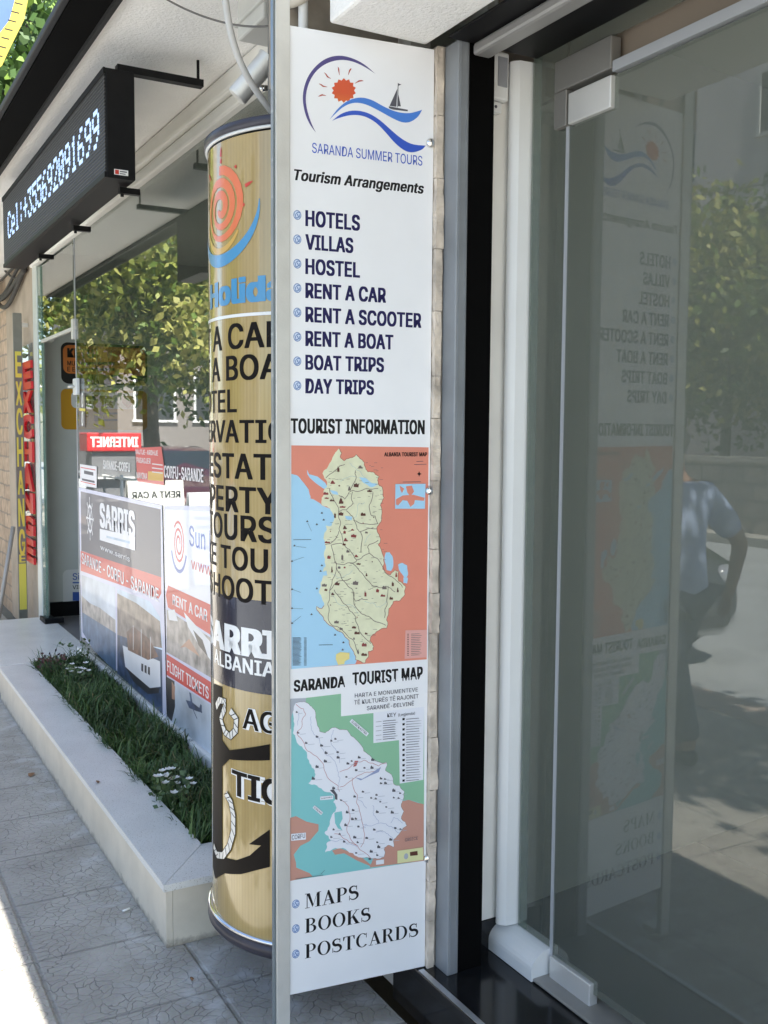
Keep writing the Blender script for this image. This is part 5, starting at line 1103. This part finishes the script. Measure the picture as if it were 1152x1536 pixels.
# leaning pole, dark cable bundle, bottle pack by the wall
b = MB(); b.tube([onX(20, 790, 1.30), onX(-12, 985, 1.10)], .018); tag(b.build('leaning_pole', mat('pole_grey', (.42, .40, .36), .5, .3)), 'thin grey pole leaning against the brick wall', 'pole')
b = MB()
for t in range(5):
    a_ = onX(-12, 395 + t * 12, 1.32); c_ = onX(38, 385 + t * 5, 1.34); b.tube(bez(a_, a_.lerp(c_, .3) - Vector((0, rnd.uniform(-.2, .2), rnd.uniform(-.1, .5))), a_.lerp(c_, .7) - Vector((0, rnd.uniform(-.2, .2), rnd.uniform(-.1, .4))), c_), rnd.uniform(.008, .02), seg=8)
tag(b.build('cable_bundle', mat('dark_cable', (.03, .028, .026), .6)), 'dark drooping cable bundle on the wall under the far end of the message box', 'cable')
bt = thing('water_pack', 'shrink wrapped pack of water bottles standing left of the entrance slab', 'bottles', (.9, 7.2, 0))
for i_ in range(2):
    for j_ in range(3):
        x, y_ = .90 + i_ * .085, 7.62 + j_ * .085
        MB().lathe([(.0, .206), (.036, .208), (.04, .22), (.037, .27), (.04, .3), (.037, .34), (.04, .38), (.03, .44), (.013, .48), (.013, .50), (0, .50)], (x, y_, -.20), seg=14).build('bottle', mat('bottle_blue', (.35, .45, .52), .15, coat=.5), bt)

# ---- projecting banner of the neighbour, seen past the canopy
bn_ = thing('projecting_banner', 'blue banner with yellow lettering edge hanging beyond the canopy', 'banner', (1.5, 9.2, 4.8))
BY = 9.2
def bp(x, y): return onY(x, y, BY)
b = MB(); b.prism([bp(-40, -30), bp(30, -30), bp(14, 30), bp(-10, 62), bp(-40, 80)], (0, .03, 0), mat('banner_blue', (.03, .08, .22), .5, var=.3, scale=2)); b.build('panel', parent=bn_)
b = MB(); b.prism([bp(30, -30), bp(48, -30), bp(36, 30), bp(16, 70), bp(3, 98), bp(-40, 130), bp(-40, 80), bp(-10, 62), bp(14, 30)], (0, .03, 0), mat('banner_yellow', (.30, .24, .015), .5, var=.1)); b.build('border', parent=bn_)
for t in range(9):
    k = Ink((0, BY, 0), (1, 0, 0), (0, 0, 1)); x = 36 - t * 5; y = -16 + t * 13; k.line([k.px(x - 9, y + 7), k.px(x + 3, y + 10)], .012, ink_black); k.build('printed_letter', bn_)
pe = bp(120, -80); b = MB(); b.tube([bp(30, -30), bp(60, -60), pe], .03); b.tube([(pe.x, BY, 2.981), (pe.x, BY, pe.z + .05)], .03); b.build('arm', black_metal, bn_)

# ================================================================== STREET SEEN IN THE GLASS
leaf_mats = [mat('leaf_%s' % n_, c_, .5, var=.2, scale=3) for n_, c_ in (('dark', (.05, .10, .022)), ('green', (.14, .22, .04)), ('olive', (.30, .34, .07)), ('pale', (.46, .45, .14)))]
for m_ in leaf_mats:
    n = m_.node_tree; p_ = n.nodes['Principled BSDF']; tl_ = n.nodes.new('ShaderNodeBsdfTranslucent'); mx_ = n.nodes.new('ShaderNodeMixShader'); mx_.inputs[0].default_value = .35
    n.links.new(p_.inputs['Base Color'].links[0].from_socket, tl_.inputs[0]); n.links.new(p_.outputs[0], mx_.inputs[1]); n.links.new(tl_.outputs[0], mx_.inputs[2]); n.links.new(mx_.outputs[0], n.nodes['Material Output'].inputs[0])
bark = mat('bark', (.10, .08, .065), .9, var=.3, scale=18, bump=.8)
def tree(loc, h, crown, n, label, seed, leaf=(.10, .17), trunk=.11, droop=.5, tones=(0, 1, 1, 2, 2, 3), low=None):
    rr = random.Random(seed); t = thing('street_tree', label, 'tree', loc, 'trees along the street'); L0 = Vector(loc); cx, cy, cz, rx, ry, rz = crown
    C_ = L0 + Vector((cx, cy, cz)); tb = MB(); top = L0 + Vector((cx * .5, cy * .5, cz - rz * .35))
    tb.tube([L0 - Vector((0, 0, .05)), L0 + Vector((.02, .03, .5)), L0.lerp(top, .6) + Vector((.04, -.03, 0)), top], [trunk * 1.25, trunk, trunk * .85, trunk * .7], seg=12)
    cl = []
    for i in range(46):
        a = rr.uniform(0, 2 * pi); e_ = asin(rr.uniform(-.75, 1)); f_ = rr.uniform(.45, 1.0)
        cl.append(C_ + Vector((rx * f_ * cos(a) * cos(e_), ry * f_ * sin(a) * cos(e_), rz * f_ * sin(e_))))
    for i in range(11):
        q_ = cl[i]; md = top.lerp(q_, .5) + Vector((0, 0, .15 * rz)); tb.tube([top, md, q_], [trunk * .5, trunk * .28, trunk * .1], seg=7)
    tb.build('trunk', bark, t)
    b = bmesh.new(); per = n // len(cl)
    for q_ in cl:
        sz = rr.uniform(.2, .36) * min(rx, rz); tone = rr.choice(tones)
        for i in range(per):
            d = Vector((rr.gauss(0, 1), rr.gauss(0, 1), rr.gauss(0, .9))) * sz * .75; p = q_ + d
            ln = rr.uniform(*leaf); u_ = Vector((rr.uniform(-1, 1), rr.uniform(-1, 1), rr.uniform(-1.4, .3) * droop * 2)).normalized(); s_ = u_.cross(Vector((rr.uniform(-1, 1), rr.uniform(-1, 1), rr.uniform(-1, 1)))).normalized() * ln * .28
            v = [b.verts.new(x) for x in (p, p + u_ * ln * .45 + s_, p + u_ * ln, p + u_ * ln * .45 - s_)]
            f_ = b.faces.new(v); f_.material_index = tone if rr.random() < .65 else rr.choice(tones)
    me = bpy.data.meshes.new('crown'); b.to_mesh(me); b.free()
    for m_ in leaf_mats: me.materials.append(m_)
    o = bpy.data.objects.new('crown', me); COL.objects.link(o); adopt(o, t); return t
tree((-.75, 11.6, 0), 5, (.30, -.2, 3.25, 1.4, 1.7, 1.75), 22000, 'leafy kerbside tree whose crown fills the shop window reflection', 1, leaf=(.07, .13))
tree((-.95, -2.2, 0), 5, (-.3, .3, 4.6, 1.9, 2.0, 1.3), 4200, 'kerbside tree behind the viewer shading the pavement', 2)
tree((-.95, -.4, 0), 5, (.32, .6, 4.9, .85, 2.0, 1.0), 5000, 'slim kerbside tree opposite the glass door', 3)
tree((-11.4, 13.1, 0), 5, (0, 0, 3.5, 1.9, 1.9, 2.5), 11000, 'bushy tree behind the stone wall across the road', 4, leaf=(.14, .24), tones=(0, 1, 1, 2, 3))
tree((-11.9, 10.2, 0), 5, (0, 0, 3.0, 1.8, 1.8, 2.3), 7000, 'dense green tree left of the grey block across the road', 5, leaf=(.14, .24), tones=(0, 0, 1, 2))
tree((2.1, 13.6, 0), 6, (0, 0, 5.6, 2.3, 2.4, 2.8), 12000, 'tall tree rising beyond the brick building above the canopy edge', 6, leaf=(.13, .22), tones=(0, 0, 0, 1))
tree((1.4, 19, 0), 6, (0, 0, 6.8, 3.4, 2.6, 4.4), 9000, 'far bright green tree along the street past the brick building', 8, leaf=(.2, .32), tones=(0, 0, 1, 1, 2))
# stone wall across the road
sw_ = thing('stone_wall', 'low grey stone retaining wall across the road', 'wall', (-9.6, 10, 0))
MB().box(-10.1, -9.75, -14, 40, 0, 1.15).build('masonry', brickmat('rubble_stone', (.42, .38, .33), (.27, .26, .24), (.17, .165, .155), 1.0, 'X', .42, .27, .02), sw_)
MB().box(-10.13, -9.72, -14, 40, 1.152, 1.24).build('coping', mat('coping_stone', (.48, .45, .40), .9, var=.12), sw_)
# buildings across the road
def facade_building(name, label, x0, x1, y0, y1, h, mwall, wins, sill=True):
    t = thing(name, label, 'building', ((x0 + x1) / 2, (y0 + y1) / 2, 0)); MB().box(x0, x1, y0, y1, 0, h, mwall).build('wall', parent=t)
    MB().box(x0 - .1, x1 + .1, y0 - .1, y1 + .1, h + .003, h + .2).build('roof', mat('roof_concrete', (.35, .34, .32), .9), t)
    for (ax_, u0, z0_, w_, h_) in wins:
        f_ = MB()
        if ax_ == 'X':
            X_ = x1; f_.box(X_ + .002, X_ + .05, u0, u0 + .08, z0_, z0_ + h_); f_.box(X_ + .002, X_ + .05, u0 + w_ - .08, u0 + w_, z0_, z0_ + h_); f_.box(X_ + .002, X_ + .05, u0 + .081, u0 + w_ - .081, z0_ + h_ - .08, z0_ + h_); f_.box(X_ + .002, X_ + .09, u0 - .05, u0 + w_ + .05, z0_ - .08, z0_ - .002); f_.box(X_ + .002, X_ + .045, u0 + w_ / 2 - .03, u0 + w_ / 2 + .03, z0_, z0_ + h_ - .081)
            fo = f_.build('window', pvc, t); MB().box(X_ + .001, X_ + .02, u0 + .02, u0 + w_ - .02, z0_ + .02, z0_ + h_ - .02).build('pane', mat('dark_window', (.05, .055, .06), .08), fo)
        else:
            Y_ = y0; f_.box(u0, u0 + .08, Y_ - .05, Y_ - .002, z0_, z0_ + h_); f_.box(u0 + w_ - .08, u0 + w_, Y_ - .05, Y_ - .002, z0_, z0_ + h_); f_.box(u0 + .081, u0 + w_ - .081, Y_ - .05, Y_ - .002, z0_ + h_ - .08, z0_ + h_); f_.box(u0 - .05, u0 + w_ + .05, Y_ - .09, Y_ - .002, z0_ - .08, z0_ - .002)
            fo = f_.build('window', pvc, t); MB().box(u0 + .02, u0 + w_ - .02, Y_ - .02, Y_ - .001, z0_ + .02, z0_ + h_ - .02).build('pane', mat('dark_window', (.05, .055, .06), .08), fo)
    return t
grey_r = mat('grey_render', (.64, .61, .62), .9, var=.07, scale=1.2, bump=.3, bscale=20); beige_r = mat('beige_render', (.42, .34, .27), .9, var=.06, scale=1.2)
gb = facade_building('apartment_block', 'plain grey rendered apartment block across the road', -24, -15.5, 3, 18.0, 13.5, grey_r, [('X', y_, z_, 1.4, 1.4) for y_ in (4.2, 8.2, 11.6, 14.75) for z_ in (2.4, 5.4, 8.4, 11.4)] + [('Y', -17.6, z_, 1.1, 1.4) for z_ in (4.7, 7.8)])
bb = facade_building('apartment_block', 'beige rendered apartment block beside the grey one across the road', -26, -16.9, 18.3, 28, 12.5, beige_r, [('X', y_, z_, .8, 1.3) for y_ in (18.9, 21.5, 24.6) for z_ in (1.8, 5.0, 8.2, 10.6)])
db = facade_building('apartment_block', 'dark brown block closing the far end of the street', -13, -5.5, 32, 42, 13, mat('brown_block', (.22, .20, .19), .9, var=.1), [('Y', x_, z_, 1.4, 1.6) for x_ in (-12, -9.4, -7.4) for z_ in (2, 5, 8, 10.8)])
eb = facade_building('apartment_block', 'cream block on the near side at the far end of the street', 1.5, 9, 26, 38, 9, mat('cream_block', (.55, .5, .42), .9, var=.1), [('Y', x_, z_, 1.3, 1.5) for x_ in (2.2, 4.6, 6.8) for z_ in (1.5, 4.4)])
# overhead wires
for i_, z_ in enumerate((4.6, 4.75, 5.3, 6.0)):
    b = MB(); p0 = Vector((-10.6 - .2 * i_, 2, z_)); p1_ = Vector((-10.2, 20, z_ + .5)); b.tube([p0.lerp(p1_, t / 16) - Vector((0, 0, .5 * sin(pi * t / 16))) for t in range(17)], .014, seg=6)
    tag(b.build('overhead_wire', MATS['dark_wire']), 'black overhead wire sagging past the grey block across the road', 'wire', 'overhead wires across the road')
up = thing('utility_pole', 'grey concrete utility pole carrying wires across the road', 'pole', (-10.5, 20.4, 0)); MB().tube([(-10.5, 20.4, 0), (-10.5, 20.4, 7.2)], [.14, .09]).build('shaft', mat('pole_concrete', (.4, .39, .37), .9), up); MB().box(-10.9, -10.1, 20.36, 20.44, 6.2, 6.3).build('crossarm', black_metal, up)

# red stand with the INTERNET header
ki = thing('display_stand', 'grey display stand under a red header lettered INTERNET on the pavement', 'display stand', (-1.5, 16.3, 0))
KX0, KX1, KY = -1.62, -.82, 15.6
b = MB(); b.box(KX0 + .06, KX1 - .06, KY, KY + .4, .08, 1.27, mat('stand_grey', (.17, .17, .18), .5, var=.08), bev=.01)
for xx in (KX0 + .08, KX1 - .14): b.box(xx, xx + .06, KY + .04, KY + .36, 0, .078, black_metal)
b.build('cabinet', parent=ki)
b = MB(); b.box(KX0 - .02, KX1 + .02, KY - .06, KY + .46, 1.273, 1.56, mat('stand_header_red', (.55, .02, .025), .4), bev=.015); b.build('header', parent=ki)
k = Ink((KX0, KY - .061, 1.27), (1, 0, 0), (0, 0, 1)); k.text('INTERNET', .03, .07, .74, .16, filmw, bold=.05); k.build('lettering', ki)
for zz in (.5, .85): MB().box(KX0 + .10, KX1 - .10, KY - .10, KY - .002, zz, zz + .03).build('leaflet_shelf', pvc, ki)

# pavement board RENT A CAR
def aboard(loc, w_, h_, label, txt, panel, inkc, rz=0):
    t = thing('pavement_board', label, 'pavement sign', loc, 'folding boards on the pavement'); x, y_ = loc[0], loc[1]; m_ = MB()
    m_.prism([(x - w_ / 2, y_ - .22, .02), (x + w_ / 2, y_ - .22, .02), (x + w_ / 2, y_ - .02, h_), (x - w_ / 2, y_ - .02, h_)], (0, .02, 0), panel); m_.build('front_panel', parent=t)
    m_ = MB(); m_.prism([(x - w_ / 2, y_ + .22, .02), (x + w_ / 2, y_ + .22, .02), (x + w_ / 2, y_ + .02, h_), (x - w_ / 2, y_ + .02, h_)], (0, .02, 0), panel); m_.build('back_panel', parent=t)
    v_ = Vector((0, .20, h_ - .02)).normalized(); k = Ink((x - w_ / 2, y_ - .2205, .02), (1, 0, 0), v_); L_ = h_
    for s_, f0, c_ in txt: k.text(s_, w_ * .07, L_ * f0, w_ * .86, L_ * c_, inkc, bold=.02)
    if not txt:
        for f0 in (.72, .62, .4, .3, .2): k.line([(w_ * .12, L_ * f0), (w_ * (.88 if f0 != .3 else .6), L_ * f0)], .035, inkc)
        k.rect(w_ * .1, L_ * .46, w_ * .9, L_ * .57, pal['sky'])
    k.build('lettering', t); return t
aboard((-.13, 9.7, 0), .56, 1.09, 'white folding board reading RENT A CAR on the sunlit pavement', [('RENT A CAR', .84, .06)], mat('board_white', (.62, .62, .60), .5), ink_black)
aboard((-.74, 9.9, 0), .42, .95, 'smaller white and blue folding board beside the RENT A CAR board', [], mat('board_pale', (.75, .78, .82), .5), ink_blue)
# parasol
pr = thing('parasol', 'white parasol open on the pavement near the kiosk', 'parasol', (.35, 15, 0)); MB().lathe([(0, 2.42), (.5, 2.3), (1.05, 2.02), (1.05, 1.9), (1.04, 2.0), (.5, 2.27), (0, 2.39)], (.3, 15, 0), seg=8, smooth=False).build('canopy', mat('parasol_white', (.8, .78, .75), .8), pr)
MB().tube([(.3, 15, 0), (.3, 15, 2.4)], .025).build('pole', alu, pr)
b = MB(); 
rl = thing('railing', 'white metal railing along the far pavement edge', 'railing', (0, 13, 0))
b = MB()
for z_ in (.35, .62, .9): b.tube([(-1.05, 13, z_), (-1.05, 19, z_)], .02, seg=8)
b.build('bars', pvc, rl)
for t_ in range(5): MB().tube([(-1.05, 13 + 1.5 * t_, 0), (-1.05, 13 + 1.5 * t_, .95)], .025, seg=8).build('upright', pvc, rl)

# ---- parked car
def car(loc, yaw, label, paint, glassy):
    t = thing('parked_car', label, 'car', loc, 'cars parked at the kerb'); T = Matrix.Translation(loc) @ Matrix.Rotation(yaw, 4, 'Z')
    # stations along the length (front is -Y): y, lower z, belt z, roof z, half width, roof half width
    st = [(-2.05, .30, .62, .64, .62, .5), (-1.95, .22, .72, .76, .74, .62), (-1.6, .20, .82, .86, .82, .70), (-1.0, .20, .90, .96, .84, .72), (-.85, .20, .93, 1.02, .84, .70), (-.2, .20, .94, 1.40, .85, .60), (.3, .20, .95, 1.46, .85, .60), (1.1, .20, .96, 1.42, .85, .59), (1.65, .22, .97, 1.25, .83, .58), (1.95, .26, .95, 1.02, .79, .62), (2.05, .34, .85, .88, .68, .55)]
    b = bmesh.new(); rings = []
    for (y_, zl_, zb_, zr_, hw, rw) in st:
        pts = [(0, zl_), (hw * .8, zl_), (hw * .97, zl_ + .1), (hw, (zl_ + zb_) / 2), (hw * .96, zb_), (rw, zr_ - .05), (rw * .85, zr_), (0, zr_ + .01)]
        full = pts + [(-x, z) for x, z in pts[-2:0:-1]]
        rings.append([b.verts.new(T @ Vector((x, y_, z))) for x, z in full])
    n = len(rings[0])
    for i in range(len(rings) - 1):
        for j in range(n):
            f_ = b.faces.new((rings[i][j], rings[i][(j + 1) % n], rings[i + 1][(j + 1) % n], rings[i + 1][j])); f_.smooth = True
    b.faces.new(rings[0]); b.faces.new(rings[-1]); bmesh.ops.recalc_face_normals(b, faces=b.faces[:])
    me = bpy.data.meshes.new('body'); b.to_mesh(me); b.free(); me.materials.append(paint); o = bpy.data.objects.new('body', me); COL.objects.link(o); adopt(o, t)
    gm_ = mat('car_glass', (.02, .025, .03), .05, coat=.5)
    def quad(name, pts, m, off=.012):
        q_ = MB(); P = [Vector(p) for p in pts]; nrm = (P[1] - P[0]).cross(P[-1] - P[0]).normalized(); ctr_ = sum(P, Vector()) / len(P)
        if nrm.dot(ctr_ - Vector((0, .2, .8))) < 0: nrm = -nrm
        q_.prism([T @ (p + nrm * off) for p in P], T.to_3x3() @ (nrm * .006), m); return q_.build(name, None, t)
    quad('windscreen', [(-.66, -.80, 1.03), (.66, -.80, 1.03), (.53, -.25, 1.37), (-.53, -.25, 1.37)], gm_); quad('rear_window', [(-.56, 1.90, 1.05), (.56, 1.90, 1.05), (.53, 1.66, 1.22), (-.53, 1.66, 1.22)], gm_, .03)
    for s_ in (-1, 1):
        quad('side_window', [(s_ * .80, -.62, 1.0), (s_ * .80, .28, 1.0), (s_ * .62, .28, 1.36), (s_ * .63, -.12, 1.33)], gm_, .02); quad('side_window', [(s_ * .80, .36, 1.0), (s_ * .78, 1.45, 1.02), (s_ * .62, 1.15, 1.33), (s_ * .62, .36, 1.37)], gm_, .02)
        hl = MB(); hl.lathe([(0, .0), (.06, -.004), (.105, .02), (.115, .06)], (0, 0, 0), axis='Y', seg=20)
        for v in hl.bm.verts: v.co = T @ (Vector((v.co.x * 1.2, v.co.y, v.co.z * .75)) + Vector((s_ * .58, -2.03, .66)))
        hl.build('headlight', mat('headlight_clear', (.62, .64, .66), .08, .6), t)
        mr = MB(); mr.lathe([(0, -.09), (.05, -.08), (.07, 0), (.05, .05), (0, .06)], (0, 0, 0), axis='X', seg=12)
        for v in mr.bm.verts: v.co = T @ (v.co + Vector((s_ * .93, -.62, 1.03)))
        mr.build('wing_mirror', paint, t)
        tl = MB(); tl.prism([T @ Vector(p) for p in ((s_ * .5, 2.04, .72), (s_ * .72, 1.99, .72), (s_ * .72, 1.98, .9), (s_ * .52, 2.03, .9))], T.to_3x3() @ Vector((0, .03, 0)), mat('tail_red', (.3, .01, .01), .2)); tl.build('tail_light', None, t)
        for yy in (-1.3, 1.3):
            wb_ = MB(); wb_.lathe([(.19, -.09), (.29, -.09), (.31, -.06), (.31, .06), (.29, .09), (.19, .09)], (0, 0, 0), axis='X', seg=24)
            for v in wb_.bm.verts: v.co = T @ (v.co + Vector((s_ * .76, yy, .31)))
            wo = wb_.build('wheel', mat('tyre_rubber', (.015, .015, .015), .8), t)
            rb2 = MB(); rb2.lathe([(0, .075), (.05, .08), (.07, .05), (.17, .065), (.19, .085), (.19, .05)], (0, 0, 0), axis='X', seg=24)
            for v in rb2.bm.verts: v.co = T @ (Vector((v.co.x * s_, v.co.y, v.co.z)) + Vector((s_ * .77, yy, .31)))
            rb2.build('rim', alu, wo)
    gr = MB(); gr.prism([T @ Vector(p) for p in ((-.36, -2.063, .50), (.36, -2.063, .50), (.40, -2.055, .62), (-.40, -2.055, .62))], T.to_3x3() @ Vector((0, -.012, 0)), black_metal); gr.build('grille', parent=t)
    np_ = MB(); np_.prism([T @ Vector(p) for p in ((-.26, -2.078, .40), (.26, -2.078, .40), (.26, -2.078, .49), (-.26, -2.078, .49))], T.to_3x3() @ Vector((0, -.01, 0)), filmw); np_.build('number_plate', parent=t)
    bp_ = MB(); bp_.prism([T @ Vector(p) for p in ((-.5, -2.055, .31), (.5, -2.055, .31), (.54, -2.055, .39), (-.54, -2.055, .39))], T.to_3x3() @ Vector((0, -.02, 0)), mat('bumper_dark', (.04, .04, .042), .5)); bp_.build('bumper', parent=t)
    return t
car((-1.98, 7.1, -.12), 0, 'dark grey hatchback parked at the kerb behind the man', mat('car_dark_grey', (.055, .06, .065), .25, .4, coat=1), None)
car((-2.5, 16.6, -.12), 0, 'maroon hatchback parked farther along the kerb', mat('car_maroon', (.09, .015, .018), .25, .3, coat=1), None)

# ---- the man on the pavement
def skin_mesh(name, verts, edges, radii, m, parent, sub=2):
    me = bpy.data.meshes.new(name); me.from_pydata([tuple(v) for v in verts], edges, []); o = bpy.data.objects.new(name, me); COL.objects.link(o)
    md = o.modifiers.new('s', 'SKIN'); md.use_smooth_shade = True
    for i, r_ in enumerate(radii):
        rr = r_ if isinstance(r_, tuple) else (r_, r_); me.skin_vertices[0].data[i].radius = rr
    me.skin_vertices[0].data[0].use_root = True
    sb = o.modifiers.new('d', 'SUBSURF'); sb.levels = sub; sb.render_levels = sub
    bpy.context.view_layer.update()
    nm = bpy.data.meshes.new_from_object(o.evaluated_get(bpy.context.evaluated_depsgraph_get()))
    COL.objects.unlink(o); bpy.data.objects.remove(o); bpy.data.meshes.remove(me)
    for p_ in nm.polygons: p_.use_smooth = True
    nm.materials.clear(); nm.materials.append(m); nm.name = name
    o2 = bpy.data.objects.new(name, nm); COL.objects.link(o2); adopt(o2, parent); return o2
def man(loc, yaw):
    t = thing('person', 'man in a light blue short sleeved shirt and dark trousers walking past on the pavement', 'person', loc)
    T = Matrix.Translation(loc) @ Matrix.Rotation(yaw, 4, 'Z')    # local: faces +Y, his left is -X
    B = lambda *p: T @ Vector(p)
    sk_ = mat('skin_tan', (.36, .20, .13), .5, var=.08, scale=10); sh_ = mat('shirt_blue', (.42, .52, .74), .8, var=.06, scale=6); tr_ = mat('trousers_dark', (.07, .085, .12), .85, var=.2, scale=8); shoe = mat('shoe_black', (.02, .018, .016), .5); hair = mat('hair_grey', (.10, .09, .085), .7, var=.3, scale=40)
    V_ = []; E_ = []; R_ = []
    def add(p, r_, par=None):
        V_.append(B(*p)); R_.append(r_)
        if par is not None: E_.append((par, len(V_) - 1))
        return len(V_) - 1
    pv = add((0, 0, .83), (.135, .10)); sp1 = add((0, .01, .98), (.13, .10), pv); sp2 = add((0, .03, 1.13), (.15, .11), sp1); ch = add((0, .04, 1.25), (.13, .09), sp2); nk = add((0, .06, 1.36), .052, ch); h0 = add((0, .09, 1.43), (.07, .08), nk); h1 = add((0, .10, 1.52), (.078, .092), h0); add((0, .09, 1.585), (.055, .065), h1)
    fingers = []
    for s_ in (-1, 1):
        shd = add((s_ * .17, .03, 1.265), .062, ch); ab = .085 if s_ < 0 else 0; el = add((s_ * (.285 + ab), -.02, 1.03), .045, shd); ax_ = .30 + ab * 1.1; wr = add((s_ * ax_, .06, .81), .03, el); hd = add((s_ * ax_, .085, .745), (.022, .038), wr)
        for q_, (dx, l_) in enumerate(((-.5, .065), (-.17, .075), (.17, .072), (.5, .058))):
            f0 = add((s_ * ax_ - s_ * .008, .085 + dx * .06, .705), .0088, hd); f1 = add((s_ * ax_ - s_ * .012, .092 + dx * .062, .705 - l_ * .5), .008, f0); add((s_ * ax_ - s_ * .024, .10 + dx * .06, .705 - l_), .0068, f1)
        th = add((s_ * (ax_ - .008), .128, .755), .0105, hd); add((s_ * (ax_ - .014), .150, .715), .009, th)
        hip = add((s_ * .088, 0, .76), .085, pv); fw_ = .20 if s_ < 0 else -.12
        kn = add((s_ * .09, fw_ * .75, .43), .058, hip); an = add((s_ * .09, fw_ * (1.0 if s_ < 0 else 1.9), .085), .038, kn); add((s_ * .09, fw_ * (1.0 if s_ < 0 else 1.9) + .13, .04), .034, an)
    skin_mesh('body', V_, E_, R_, sk_, t)
    # shirt
    V_, E_, R_ = [], [], []
    pv = add((0, 0, .66), (.182, .150)); s1 = add((0, .01, .98), (.155, .122), pv); s2 = add((0, .03, 1.13), (.168, .128), s1); s3 = add((0, .04, 1.25), (.146, .105), s2); add((0, .055, 1.325), (.07, .068), s3)
    for s_ in (-1, 1): a = add((s_ * .17, .03, 1.268), .078, s3); ab = .06 if s_ < 0 else 0; b_ = add((s_ * (.235 + ab * .6), .005, 1.15), .074, a); add((s_ * (.272 + ab), -.012, 1.055), .072, b_)
    skin_mesh('shirt', V_, E_, R_, sh_, t)
    V_, E_, R_ = [], [], []
    pv = add((0, 0, .845), (.148, .113))
    for s_ in (-1, 1):
        fw_ = .20 if s_ < 0 else -.12; f2 = fw_ * (1.0 if s_ < 0 else 1.9)
        a = add((s_ * .088, 0, .76), .102, pv); kn = add((s_ * .09, fw_ * .75, .43), .076, a); add((s_ * .09, f2 * .97, .10), .064, kn)
    skin_mesh('trousers', V_, E_, R_, tr_, t)
    for s_ in (-1, 1):
        f2 = .20 if s_ < 0 else -.228; V_, E_, R_ = [], [], []
        a = add((s_ * .09, f2 - .035, .045), (.042, .045)); b_ = add((s_ * .09, f2 + .06, .042), (.046, .042), a); add((s_ * .09, f2 + .165, .032), (.04, .03), b_); skin_mesh('shoe', V_, E_, R_, shoe, t)
    hb = MB(); bmesh.ops.create_icosphere(hb.bm, subdivisions=3, radius=1)
    for v in hb.bm.verts:
        x, y_, z = v.co; q_ = 1.0 + .03 * sin(9 * x + 7 * z); back = y_ < .25
        v.co = B(x * .084 * q_, .082 + y_ * .098 * q_, 1.535 + z * .085 * q_)
    kill = [f_ for f_ in hb.bm.faces if ((T.inverted() @ f_.calc_center_median()).y > .125 and (T.inverted() @ f_.calc_center_median()).z < 1.575) or (T.inverted() @ f_.calc_center_median()).z < 1.475]
    bmesh.ops.delete(hb.bm, geom=kill, context='FACES'); hb.build('hair', hair, t)
    fc = MB()   # eyes, brows, nose, mouth, ears
    for s_ in (-1, 1): fc.tube([B(s_ * .03, .178, 1.525), B(s_ * .03, .192, 1.525)], [.012, .006], mat('eye_white', (.6, .58, .55), .3), seg=10); fc.tube([B(s_ * .03, .19, 1.525), B(s_ * .03, .197, 1.525)], .005, ink_black, seg=8); fc.tube([B(s_ * .048, .172, 1.548), B(s_ * .016, .188, 1.55)], .005, hair, seg=6); fc.tube([B(s_ * .082, .09, 1.49), B(s_ * .09, .08, 1.53), B(s_ * .084, .075, 1.545)], [.008, .014, .009], sk_, seg=8)
    fc.tube([B(0, .182, 1.53), B(0, .21, 1.49), B(0, .19, 1.48)], [.008, .014, .010], sk_, seg=8); fc.tube([B(-.024, .172, 1.452), B(0, .183, 1.45), B(.024, .172, 1.452)], [.004, .008, .004], mat('lips', (.28, .10, .08), .5), seg=8)
    fc.build('face', None, t, recalc=False)
man((-.44, 3.535, .0), radians(6))
